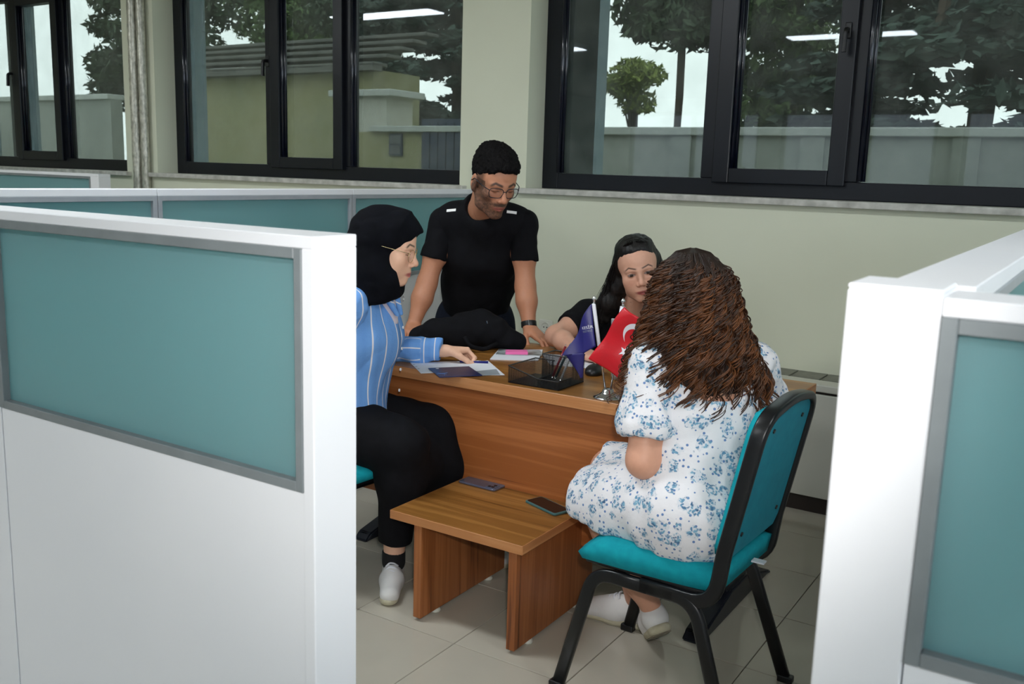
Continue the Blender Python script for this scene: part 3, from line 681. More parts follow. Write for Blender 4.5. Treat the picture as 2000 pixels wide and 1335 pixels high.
def pen(a, b, m, label, group, clip=True):
    a, b = Vector(a), Vector(b); d = (b-a).normalized()
    r = empty('pen', a); tag(r, label, 'pen', group)
    obj('barrel', tube([a+d*0.012, b-d*0.004], 0.0042, 10), m, r, smooth=True)
    bm = bmesh.new(); t = tube([a, a+d*0.004, a+d*0.012], 0.003, 8); obj('tip', t, M['chrome'], r, smooth=True); bm.free()
    if clip: obj('clip', tube([b-d*0.04+Vector((0, 0, 0.005)), b-d*0.002+Vector((0, 0, 0.0055))], 0.0012, 6), M['chrome'], r)
    return r
pen((-2.052, 2.842, DZ+0.0053), (-1.946, 2.903, DZ+0.0053), M['pen_blue'], 'blue ballpoint pen lying on the white sheets', 'pens')

# black mesh desk organiser
org = empty('desk_organiser', (-1.617, 2.77, DZ)); tag(org, 'black wire mesh pen organiser at the middle of the desk', 'organiser')
def mesh_wall(p0, p1, z0, z1, ztop1=None, nm='mesh_wall'):
    p0, p1 = Vector((*p0, 0)), Vector((*p1, 0)); z2 = ztop1 if ztop1 is not None else z1
    bm = bmesh.new(); L = (p1-p0).length; n = max(2, int(L/0.0034)); rr = 0.00055
    def bar(a, b):
        sweep(bm, [a, b], circ(rr, 3), cap=False)
    for k in range(n+1):
        q = p0.lerp(p1, k/n); zt = z1+(z2-z1)*k/n; bar(Vector((q.x, q.y, z0)), Vector((q.x, q.y, zt)))
    m = int((max(z1, z2)-z0)/0.0034)
    for k in range(1, m):
        z = z0+k*0.0034
        if z1 == z2 or z < min(z1, z2): bar(Vector((p0.x, p0.y, z)), Vector((p1.x, p1.y, z)))
    w = obj(nm, bm, M['black_metal'], org); w['kind'] = 'stuff'
    obj('rim', tube([(p0.x, p0.y, z1), (p1.x, p1.y, z2)], 0.0024, 6), M['black_metal'], w); return w
ox0, ox1, oy0, oy1 = -1.718, -1.518, 2.684, 2.862
obj('base', B((ox0, ox1, oy0, oy1, DZ, DZ+0.004), bev=0.001, seg=1), M['black_metal'], org)
za, zb, zc = DZ+0.030, DZ+0.060, DZ+0.098
xm = -1.60; xq = -1.638; ym = 2.775
mesh_wall((ox0, oy0), (ox0, oy1), DZ, zb); mesh_wall((ox0, oy0), (xm, oy0), DZ, zb, za); mesh_wall((xm, oy0), (ox1, oy0), DZ, za)
mesh_wall((ox1, oy0), (ox1, ym), DZ, za); mesh_wall((xq, ym), (ox1, ym), DZ, zc); mesh_wall((ox1, ym), (ox1, oy1), DZ, zc)
mesh_wall((xq, ym), (xq, oy1), DZ, zc); mesh_wall((ox0, oy1), (xq, oy1), DZ, zb); mesh_wall((xq, oy1), (ox1, oy1), DZ, zc); mesh_wall((xm, oy0), (xm, ym), DZ, za)
pen((-1.600, 2.800, DZ+0.006), (-1.560, 2.835, DZ+0.135), M['pen_teal'], 'dark teal pen standing in the organiser', 'pens in the organiser')
pen((-1.615, 2.805, DZ+0.006), (-1.585, 2.845, DZ+0.125), M['pen_red'], 'dark red pen standing in the organiser', 'pens in the organiser')
pen((-1.575, 2.795, DZ+0.006), (-1.545, 2.845, DZ+0.140), M['pen_white'], 'white pen standing in the organiser', 'pens in the organiser')

# mouse
def ellip_mesh(c, r, rz=0.0, n=20, cut=None):
    bm = bmesh.new(); bmesh.ops.create_uvsphere(bm, u_segments=n, v_segments=n//2+2, radius=1.0)
    for v in bm.verts:
        z = max(v.co.z, -0.35) if cut else v.co.z
        x, y = v.co.x*r[0], v.co.y*r[1]; v.co = Vector((c[0]+x*math.cos(rz)-y*math.sin(rz), c[1]+x*math.sin(rz)+y*math.cos(rz), c[2]+z*r[2]))
    return bm
ms = empty('computer_mouse', (-1.555, 3.01, DZ)); tag(ms, 'black computer mouse behind the flags', 'mouse')
obj('shell', ellip_mesh((-1.555, 3.01, DZ+0.0095), (0.033, 0.054, 0.027), 0.2, cut=True), M['black_plastic'], ms, smooth=True)
obj('wheel', ellip_mesh((-1.562, 3.045, DZ+0.030), (0.003, 0.008, 0.006), 0.2), M['navy_metal'], ms, smooth=True)

# laptop, its lid back to the camera
lp = empty('laptop', (-1.28, 3.07, DZ)); tag(lp, 'silver laptop with raised lid behind the red flag', 'laptop')
bs = obj('laptop_base', B((-1.458, -1.115, 2.965, 3.205, DZ, DZ+0.016), bev=0.004), M['silver_plastic'], lp)
obj('keyboard', B((-1.44, -1.13, 2.99, 3.11, DZ+0.016, DZ+0.018)), M['black_plastic'], bs)
bm = B((-1.458, -1.115, 2.953, 2.961, DZ+0.012, DZ+0.225), bev=0.003)
for v in bm.verts: v.co.y -= (v.co.z-DZ)*0.10
ld = obj('lid', bm, M['silver_plastic'], lp)
bm = B((-1.448, -1.125, 2.961, 2.9625, DZ+0.022, DZ+0.217))
for v in bm.verts: v.co.y -= (v.co.z-DZ)*0.10
obj('screen', bm, M['black_plastic'], ld)
obj('hinge', tube([(-1.40, 2.962, DZ+0.012), (-1.17, 2.962, DZ+0.012)], 0.006, 8), M['black_plastic'], lp, smooth=True)

# desk flags on a chrome stand
noisy('flag_red', s2l(208, 16, 34), s2l(188, 12, 28), 9, 0.32, 0.15, 300, spec=0.6)
noisy('flag_blue', s2l(40, 36, 112), s2l(34, 30, 98), 9, 0.42, 0.1, 300, spec=0.5)
noisy('flag_white', s2l(232, 232, 238), s2l(224, 224, 232), 9, 0.5)
fs = empty('desk_flag_stand', (-1.353, 2.713, DZ)); tag(fs, 'chrome table stand holding the two small flags', 'flag stand')
cx, cy = -1.345, 2.708
obj('stand_base', lathe([(0.048, 0), (0.048, 0.003), (0.043, 0.006), (0.030, 0.011), (0.020, 0.019), (0.017, 0.028), (0.012, 0.031)], 36, (cx, cy, DZ)), M['chrome'], fs, smooth=True)
def pole(b, t):
    p = obj('pole', tube([b, t], 0.0038, 10), M['chrome'], fs, smooth=True)
    d = (Vector(t)-Vector(b)).normalized(); e = Vector(t)
    obj('finial', lathe([(0.004, 0), (0.004, 0.006), (0.0065, 0.009), (0.0065, 0.014), (0.002, 0.021)], 14, tuple(e)), M['chrome'], p, smooth=True)
pole((cx-0.010, cy, DZ+0.025), (-1.407, 2.70, 1.050)); pole((cx+0.010, cy, DZ+0.025), (-1.303, 2.70, 1.052))
def cloth(f, nu, nv, th=0.0008):
    bm = bmesh.new(); G = [[bm.verts.new(f(i/nu, j/nv)) for j in range(nv+1)] for i in range(nu+1)]
    for i in range(nu):
        for j in range(nv): bm.faces.new((G[i][j], G[i+1][j], G[i+1][j+1], G[i][j+1]))
    bm.normal_update()
    return bm
def solid(o, th):
    md = o.modifiers.new('thickness', 'SOLIDIFY'); md.thickness = th; md.offset = 0
# red flag: u from hoist (0) to fly (1), v across
RA, RB, RC, RD = Vector((-1.294, 2.692, 1.047)), Vector((-1.394, 2.672, 0.869)), Vector((-1.250, 2.668, 0.800)), Vector((-1.178, 2.690, 0.990))
def red(u, v, off=0.0):
    p = (1-u)*(1-v)*RA+u*(1-v)*RB+u*v*RC+(1-u)*v*RD
    w = 0.006*math.sin(v*7.0+u*2.0)+0.012*math.exp(-((v-0.84)/0.09)**2)+0.006*math.sin(u*8+v*3)
    return p+Vector((-0.35, -0.93, 0.1))*(w+off)
fr_ = empty('desk_flag', (-1.31, 2.70, DZ+0.05)); tag(fr_, 'small red satin flag with white crescent and star', 'flag', 'desk flags')
o = obj('flag_cloth', cloth(red, 36, 30), M['flag_red'], fr_, smooth=True); solid(o, 0.001)
bm = bmesh.new(); L_ = 0.205
def emb(x, y):                                     # flag plane units (fraction of width): x along fly, y across
    return red(x*0.78+0.02, y, 0.0016)
n = 40; oc, orr, ic, ir = 0.37, 0.255, 0.435, 0.204
A0 = math.acos(max(-1, min(1, ((ic-oc)**2+orr**2-ir**2)/(2*(ic-oc)*orr)))); I0 = math.acos(max(-1, min(1, -(((ic-oc)**2+ir**2-orr**2)/(2*(ic-oc)*ir)))))
outer = [(oc+orr*math.cos(A0+(2*math.pi-2*A0)*k/n), 0.56+orr*math.sin(A0+(2*math.pi-2*A0)*k/n)) for k in range(n+1)]
inner = [(ic+ir*math.cos(I0+(2*math.pi-2*I0)*k/n), 0.56+ir*math.sin(I0+(2*math.pi-2*I0)*k/n)) for k in range(n+1)]
ov = [bm.verts.new(emb(*p)) for p in outer]; iv = [bm.verts.new(emb(*p)) for p in inner]
for k in range(n): bm.faces.new((ov[k], ov[k+1], iv[k+1], iv[k]))
o = obj('crescent', bm, M['flag_white'], fr_); solid(o, 0.0005)
bm = bmesh.new(); cen = (0.745, 0.54); c = bm.verts.new(emb(*cen)); rim = []
for k in range(10):
    p = [(q*math.cos(math.pi+j*math.pi/5), q*math.sin(math.pi+j*math.pi/5)) for j, q in ((k, 0.13 if k % 2 == 0 else 0.13*0.382), (k+1, 0.13 if k % 2 else 0.13*0.382))]
    rim += [(p[0][0]*(1-t)+p[1][0]*t, p[0][1]*(1-t)+p[1][1]*t) for t in (0, 0.33, 0.66)]
rg = [[bm.verts.new(emb(cen[0]+x*s, cen[1]+y*s)) for x, y in rim] for s in (0.35, 0.7, 1.0)]; m_ = len(rim)
for k in range(m_):
    bm.faces.new((c, rg[0][k], rg[0][(k+1) % m_]))
    for i in (0, 1): bm.faces.new((rg[i][k], rg[i+1][k], rg[i+1][(k+1) % m_], rg[i][(k+1) % m_]))
o = obj('star', bm, M['flag_white'], fr_); solid(o, 0.0005)
obj('pole_sleeve', tube([(-1.320, 2.702, 0.925), (-1.3035, 2.7, 1.046)], 0.0085, 10), M['flag_white'], fr_, smooth=True)
# blue flag with white sleeve and lettering, lower corner folded under
fb = empty('desk_flag', (-1.41, 2.70, DZ+0.05)); tag(fb, 'small dark blue satin flag with white lettering', 'flag', 'desk flags')
BA, BB, BC, BD = Vector((-1.414, 2.697, 1.045)), Vector((-1.383, 2.697, 0.908)), Vector((-1.428, 2.672, 0.882)), Vector((-1.492, 2.668, 0.868))
def blue(u, v, off=0.0):                           # u down the hoist, v outwards
    lo = BB.lerp(BC, min(1, v/0.4)) if v < 0.4 else BC.lerp(BD, (v-0.4)/0.6)
    top = BA.lerp(BD, v*0.82); p = top.lerp(lo, u)
    if v > 0: p = BA.lerp(BB, u).lerp(BD + (BA-BD)*(1-u)*0.42*(1-v), v) if False else p
    return p+Vector((-0.3, -0.95, 0))*(0.010*math.sin(v*6.5+u*1.5)+off)
o = obj('flag_cloth', cloth(blue, 20, 24), M['flag_blue'], fb, smooth=True); solid(o, 0.001)
def flap(u, v):
    a = BD.lerp(BC, v)+Vector((0.002, 0.006, 0.002)); t = Vector((-1.434, 2.690, 0.796)); p = a.lerp(t, u)
    return p+Vector((-0.3, -0.95, 0))*(0.006*math.sin(v*4.0))
o = obj('flag_fold', cloth(flap, 14, 12), M['flag_blue'], fb, smooth=True); solid(o, 0.001)
obj('pole_sleeve', B((-0.006, 0.006, -0.0045, 0.0045, 0.0, 0.142), bev=0.003), M['flag_white'], fb, smooth=True)
sl = [c for c in fb.children if c.name.startswith('pole_sleeve')][0]
_d = (Vector((-1.407, 2.70, 1.050))-Vector((cx-0.010, cy, DZ+0.025))).normalized()
for v in sl.data.vertices:
    v.co = Vector((-1.407, 2.698, 1.046))+_d*(v.co.z-0.142)+Vector((v.co.x, v.co.y, 0))
def text_on(txt, size, o0, ex, ey, m, parent, name):
    cu = bpy.data.curves.new(name, 'FONT'); cu.body = txt; cu.size = size; cu.extrude = 0.0002; cu.align_x = 'RIGHT'
    t = bpy.data.objects.new(name, cu); COL.objects.link(t)
    ex = Vector(ex).normalized(); ez = ex.cross(Vector(ey)).normalized(); ey = ez.cross(ex)
    t.matrix_world = Matrix(((ex.x, ey.x, ez.x, o0[0]), (ex.y, ey.y, ez.y, o0[1]), (ex.z, ey.z, ez.z, o0[2]), (0, 0, 0, 1)))
    bpy.context.view_layer.update()
    me = bpy.data.meshes.new_from_object(t.evaluated_get(bpy.context.evaluated_depsgraph_get())); me.transform(t.matrix_world)
    dn = Vector((-0.3, -0.95, 0)).normalized()      # lay the letters onto the waving cloth
    for v in me.vertices:
        h = FLAG_BVH.ray_cast(v.co+dn*0.1, -dn)
        if h[0] is not None: v.co = h[0]+dn*0.0012
    bpy.data.objects.remove(t); return link(name, me, m, parent)
from mathutils.bvhtree import BVHTree
_fc = [c for c in fb.children if c.name.startswith('flag_cloth')][0].data
FLAG_BVH = BVHTree.FromPolygons([v.co.copy() for v in _fc.vertices], [tuple(p.vertices) for p in _fc.polygons])
text_on('KESİR', 0.0128, (-1.408, 2.66, 0.968), (0.93, -0.10, 0.26), (0.0, 0, 1), M['flag_white'], fb, 'flag_lettering')
text_on('RSİTESİ', 0.0085, (-1.408, 2.66, 0.957), (0.93, -0.10, 0.26), (0.0, 0, 1), M['ink_grey'], fb, 'flag_lettering')

# phones on the coffee table
noisy('phone_silver', s2l(120, 124, 142), s2l(98, 102, 124), 8, 0.18, metal=0.5)
noisy('phone_green', s2l(72, 112, 112), s2l(62, 100, 100), 8, 0.3)
mat('phone_screen', s2l(10, 11, 14), 0.06)
def phone(c, a, label, kind):
    """a: direction of its long side, degrees"""
    r = empty('mobile_phone', (c[0], c[1], 0.3602), math.radians(a)); tag(r, label, 'phone', 'phones on the coffee table')
    body = M['phone_silver'] if kind == 'up' else M['phone_green']
    bm = bmesh.new(); ol = rrect(0.080, 0.037, 0.011, 5); 
    zz = [(0.93, 0.0), (1.0, 0.002), (1.0, 0.0065), (0.95, 0.0085)]
    rings = [[bm.verts.new((x*(s if abs(x) > 0 else 1), y*s, z)) for x, y in ol] for s, z in zz]
    for i in range(3):
        for k in range(len(ol)): bm.faces.new((rings[i][k], rings[i][(k+1) % len(ol)], rings[i+1][(k+1) % len(ol)], rings[i+1][k]))
    bm.faces.new(rings[0][::-1]); bm.faces.new(rings[-1])
    obj('phone_body', bm, body, r, local=True)
    if kind == 'up':
        cb = obj('camera_bump', B((0.036, 0.072, -0.032, 0.010, 0.008, 0.0105), bev=0.002), M['phone_silver'], r, local=True)
        for x, y in ((0.062, -0.021), (0.047, -0.021), (0.062, -0.004)):
            obj('camera_lens', lathe([(0.0058, 0), (0.0058, 0.0014), (0.004, 0.0018)], 14, (x, y, 0.0104)), M['phone_screen'], cb, local=True)
    else:
        bm = bmesh.new(); f = [bm.verts.new((x*0.95, y*0.93, 0.0088)) for x, y in rrect(0.0775, 0.0345, 0.009, 5)]; g2 = [bm.verts.new((x*0.95, y*0.93, 0.0082)) for x, y in rrect(0.0775, 0.0345, 0.009, 5)]
        bm.faces.new(f); bm.faces.new(g2[::-1])
        for k in range(len(f)): bm.faces.new((f[k], f[(k+1) % len(f)], g2[(k+1) % len(f)], g2[k]))
        obj('screen', bm, M['phone_screen'], r, local=True)
    return r
phone((-1.800, 2.659), -1, 'silver phone lying face down on the coffee table by the black trousers', 'up')
phone((-1.496, 2.605), -20, 'phone in a green case lying screen up on the coffee table', 'down')

# ------------------------------------------------------------------ organic modelling: signed-distance bodies, meshed with surface nets
def V3(*a): return np.array(a, dtype=np.float64)
def unit(v): v = np.asarray(v, float); return v/np.linalg.norm(v)
class Prim:
    def __init__(s, kind, k=0.03, op='u', **kw): s.kind, s.k, s.op = kind, k, op; s.__dict__.update(kw)
    def bbox(s):
        if s.kind == 'c':
            r = max(s.ra, s.rb)*max(1.0, s.f); return np.minimum(s.a, s.b)-r, np.maximum(s.a, s.b)+r
        if s.kind == 'e':
            r = max(s.r); return s.c-r, s.c+r
        return None
    def dist(s, P):
        if s.kind == 'c':
            ba = s.b-s.a; L = ba@ba
            pa = P-s.a
            t = np.clip((pa@ba)/max(L, 1e-12), 0, 1)
            q = pa-t[..., None]*ba
            if s.f != 1.0:
                w = q@s.side; q = q+(w*(1/s.f-1))[..., None]*s.side
            return np.sqrt((q*q).sum(-1))-(s.ra+(s.rb-s.ra)*t)
        if s.kind == 'e':
            q = (P-s.c)
            if s.R is not None: q = q@s.R            # columns of R are the local axes
            r = np.asarray(s.r); a = np.sqrt(((q/r)**2).sum(-1)); b = np.sqrt(((q/(r*r))**2).sum(-1))
            return a*(a-1)/np.maximum(b, 1e-9)
        if s.kind == 'p':
            return (P-s.c)@s.n
def cap(a, b, ra, rb=None, k=0.03, op='u', side=None, f=1.0):
    return Prim('c', k, op, a=np.asarray(a, float), b=np.asarray(b, float), ra=ra, rb=ra if rb is None else rb, side=None if side is None else unit(side), f=f)
def ell(c, r, R=None, k=0.03, op='u'):
    return Prim('e', k, op, c=np.asarray(c, float), r=tuple(r) if np.ndim(r) else (r, r, r), R=R)
def cut(c, n, k=0.004):                             # removes the side the normal points to
    return Prim('p', k, 'i', c=np.asarray(c, float), n=unit(n))
def chain(pts, rs, k=0.03, side=None, f=1.0):
    return [cap(pts[i], pts[i+1], rs[i], rs[i+1], k, 'u', side, f) for i in range(len(pts)-1)]
def smin(a, b, k):
    h = np.maximum(k-np.abs(a-b), 0)/k; return np.minimum(a, b)-h*h*k*0.25
def vnoise(P, freq, seed=0):
    g = np.random.default_rng(seed).random((24, 24, 24)); Q = P*freq; i = np.floor(Q).astype(int); f = Q-i; f = f*f*(3-2*f); i %= 24; j = (i+1) % 24
    x0, y0, z0 = i[..., 0], i[..., 1], i[..., 2]; x1, y1, z1 = j[..., 0], j[..., 1], j[..., 2]; fx, fy, fz = f[..., 0], f[..., 1], f[..., 2]
    a = g[x0, y0, z0]*(1-fx)+g[x1, y0, z0]*fx; b = g[x0, y1, z0]*(1-fx)+g[x1, y1, z0]*fx
    c = g[x0, y0, z1]*(1-fx)+g[x1, y0, z1]*fx; d = g[x0, y1, z1]*(1-fx)+g[x1, y1, z1]*fx
    return ((a*(1-fy)+b*fy)*(1-fz)+(c*(1-fy)+d*fy)*fz)*2-1
def sdf_mesh(prims, h, lo=None, hi=None, grow=0.0, wrinkle=None):
    """grid the smooth union of prims and mesh its zero level; returns verts (N,3), quads (M,4)"""
    bbs = [p.bbox() for p in prims if p.op == 'u' and p.kind != 'p']
    l = np.min([b[0] for b in bbs], 0)-grow-0.02; u = np.max([b[1] for b in bbs], 0)+grow+0.02
    if lo is not None: l = np.maximum(l, lo)
    if hi is not None: u = np.minimum(u, hi)
    l = np.floor(l/h)*h
    n = np.maximum(np.ceil((u-l)/h).astype(int)+1, 3); D = np.full(n, 0.2)
    ax = [l[i]+h*np.arange(n[i]) for i in range(3)]
    def grid(sl):
        X, Y, Z = np.meshgrid(ax[0][sl[0]], ax[1][sl[1]], ax[2][sl[2]], indexing='ij'); return np.stack([X, Y, Z], -1)
    for p in prims:
        bb = p.bbox()
        if bb is None: sl = tuple(slice(0, n[i]) for i in range(3))
        else:
            pad = p.k+grow+3*h+0.006
            a = np.clip(np.floor((bb[0]-pad-l)/h).astype(int), 0, n); b = np.clip(np.ceil((bb[1]+pad-l)/h).astype(int)+1, 0, n)
            if np.any(b <= a): continue
            sl = tuple(slice(a[i], b[i]) for i in range(3))
        d = p.dist(grid(sl)); S = D[sl]
        if p.op == 'u': D[sl] = smin(S, d-grow, p.k)
        elif p.op == 's': D[sl] = -smin(-S, d, p.k)
        else: D[sl] = -smin(-S, -d, p.k)
    if wrinkle is not None:
        m = np.abs(D) < 0.03; I = np.argwhere(m); P = l+h*I; D[m] += wrinkle(P)
    return surface_nets(D, l, h)
def surface_nets(D, l, h):
    S = D < 0; nx, ny, nz = D.shape
    cs = [(i, j, k) for i in (0, 1) for j in (0, 1) for k in (0, 1)]
    cnt = np.zeros((nx-1, ny-1, nz-1), np.int8)
    for i, j, k in cs: cnt += S[i:nx-1+i, j:ny-1+j, k:nz-1+k]
    act = (cnt > 0) & (cnt < 8); I = np.argwhere(act); vid = np.full(act.shape, -1, np.int64); vid[act] = np.arange(len(I))
    vals = np.stack([D[I[:, 0]+c[0], I[:, 1]+c[1], I[:, 2]+c[2]] for c in cs], 1)
    acc = np.zeros((len(I), 3)); num = np.zeros(len(I))
    for a in range(8):
        for b in range(a+1, 8):
            if sum(abs(cs[a][q]-cs[b][q]) for q in range(3)) != 1: continue
            va, vb = vals[:, a], vals[:, b]; m = (va < 0) != (vb < 0)
            t = np.where(m, va/np.where(m, va-vb, 1), 0); pa, pb = np.array(cs[a], float), np.array(cs[b], float)
            acc += np.where(m[:, None], pa+t[:, None]*(pb-pa), 0); num += m
    V = l+h*(I+acc/num[:, None]); F = []
    for axis in range(3):
        o = [0, 0, 0]; o[axis] = 1
        A = S[:nx-o[0], :ny-o[1], :nz-o[2]]; Bq = S[o[0]:, o[1]:, o[2]:]
        E = np.argwhere(A != Bq); b, c = (axis+1) % 3, (axis+2) % 3
        E = E[(E[:, b] > 0) & (E[:, c] > 0) & (E[:, b] < D.shape[b]-1) & (E[:, c] < D.shape[c]-1)]
        flip = ~A[E[:, 0], E[:, 1], E[:, 2]]
        def cell(db, dc):
            q = E.copy(); q[:, b] -= db; q[:, c] -= dc; return vid[q[:, 0], q[:, 1], q[:, 2]]
        Q = np.stack([cell(1, 1), cell(0, 1), cell(0, 0), cell(1, 0)], 1); Q[flip] = Q[flip][:, ::-1]; F.append(Q)
    F = np.concatenate(F); return V, F[(F >= 0).all(1)]
def merge_meshes(parts):
    V, F, o = [], [], 0
    for v, f in parts: V.append(v); F.append(f+o); o += len(v)
    return np.concatenate(V), np.concatenate(F)
def drop_inside(vf, lo, hi):
    V, F = vf; c = V[F].mean(1); keep = ~((c > lo) & (c < hi)).all(1); return V, F[keep]
def np_mesh(name, V, F, smooth=True, attrs=None):
    me = bpy.data.meshes.new(name); k = F.shape[1]
    me.vertices.add(len(V)); me.vertices.foreach_set('co', np.ascontiguousarray(V, np.float32).ravel())
    me.loops.add(F.size); me.loops.foreach_set('vertex_index', np.ascontiguousarray(F, np.int32).ravel())
    me.polygons.add(len(F)); me.polygons.foreach_set('loop_start', np.arange(0, F.size, k, dtype=np.int32))
    me.polygons.foreach_set('use_smooth', np.full(len(F), smooth))
    me.update(calc_edges=True)
    for nm, a in (attrs or {}).items():
        a = np.asarray(a, np.float32)
        if a.ndim == 2:
            at = me.attributes.new(nm, 'FLOAT_COLOR', 'POINT'); at.data.foreach_set('color', np.concatenate([a, np.ones((len(a), 1), np.float32)], 1).ravel())
        else:
            at = me.attributes.new(nm, 'FLOAT', 'POINT'); at.data.foreach_set('value', a)
    return me
def blocks(prims, coarse, fine):
    """mesh prims at a coarse step, and inside the fine boxes (lo, hi, step) at their own finer step"""
    base = sdf_mesh(prims, coarse); parts = []
    for lo, hi, h in fine:
        base = drop_inside(base, lo+coarse*0.4, hi-coarse*0.4); parts.append(sdf_mesh(prims, h, lo, hi))
    return merge_meshes([base]+parts)
def attr_material(name, rough=0.5, spec=0.4, bump=0.0, bscale=300.0, sss=0.0):
    m = mat(name, (0.5, 0.5, 0.5), rough, 0, spec); nt, ns, lk, b = nodes(m)
    a = N(nt, 'ShaderNodeAttribute'); a.attribute_name = 'tone'
    tc = N(nt, 'ShaderNodeTexCoord'); nz = N(nt, 'ShaderNodeTexNoise', Scale=90.0, Detail=4.0); lk.new(tc.outputs['Object'], nz.inputs['Vector'])
    hs = N(nt, 'ShaderNodeHueSaturation'); mr = N(nt, 'ShaderNodeMapRange'); mr.inputs[3].default_value = 0.93; mr.inputs[4].default_value = 1.07
    lk.new(nz.outputs['Fac'], mr.inputs[0]); lk.new(mr.outputs[0], hs.inputs['Value']); lk.new(a.outputs['Color'], hs.inputs['Color']); lk.new(hs.outputs[0], b.inputs['Base Color'])
    if bump:
        n2 = N(nt, 'ShaderNodeTexNoise', Scale=bscale, Detail=3.0); bp = N(nt, 'ShaderNodeBump', Strength=bump, Distance=0.001)
        lk.new(tc.outputs['Object'], n2.inputs['Vector']); lk.new(n2.outputs['Fac'], bp.inputs['Height']); lk.new(bp.outputs[0], b.inputs['Normal'])
    if sss:
        b.inputs['Subsurface Weight'].default_value = sss; b.inputs['Subsurface Radius'].default_value = (0.012, 0.005, 0.003); b.inputs['Subsurface Scale'].default_value = 0.5
    return m
attr_material('skin', 0.48, 0.4, 0.12, 500)
noisy('cloth_black', s2l(17, 17, 21), s2l(12, 12, 15), 30, 0.85, 0.3, 700, spec=0.15)
noisy('cloth_hijab', s2l(13, 14, 20), s2l(9, 10, 14), 30, 0.9, 0.2, 600, spec=0.1)
noisy('cloth_navy', s2l(22, 27, 40), s2l(16, 20, 31), 60, 0.9, 0.3, 500, spec=0.15)
noisy('hair_black', s2l(20, 16, 15), s2l(13, 11, 11), 60, 0.45, 0.6, 260, (1, 1, 0.3), spec=0.35)
noisy('hair_short', s2l(14, 12, 12), s2l(9, 8, 8), 60, 0.8, 0.4, 300, spec=0.12)
noisy('shoe_white', s2l(226, 224, 222), s2l(214, 212, 210), 12, 0.55, 0.15, 200)
noisy('shoe_sole', s2l(206, 200, 176), s2l(176, 168, 140), 20, 0.7, 0.2, 120)
noisy('sole_worn', s2l(150, 142, 124), s2l(112, 104, 92), 30, 0.8, 0.4, 100)
noisy('sock_black', s2l(18, 18, 20), s2l(12, 12, 14), 30, 0.9)
noisy('lens_clear', (0.9, 0.92, 0.95), (0.88, 0.9, 0.93), 3, 0.05)
noisy('reflective', s2l(240, 240, 238), s2l(232, 232, 230), 20, 0.4)
noisy('white_tee', s2l(206, 196, 204), s2l(198, 188, 196), 20, 0.8)
noisy('gold', (0.83, 0.66, 0.38), (0.75, 0.58, 0.32), 8, 0.25, metal=1.0)
def _lens():
    m = M['lens_clear']; nt, ns, lk, b = nodes(m); out = ns['Material Output']
    tr = N(nt, 'ShaderNodeBsdfTransparent'); tr.inputs[0].default_value = (0.93, 0.95, 0.97, 1); gl = N(nt, 'ShaderNodeBsdfGlossy'); gl.inputs['Roughness'].default_value = 0.03
    mx = N(nt, 'ShaderNodeMixShader'); mx.inputs[0].default_value = 0.06; lk.new(tr.outputs[0], mx.inputs[1]); lk.new(gl.outputs[0], mx.inputs[2]); lk.new(mx.outputs[0], out.inputs['Surface'])
_lens()

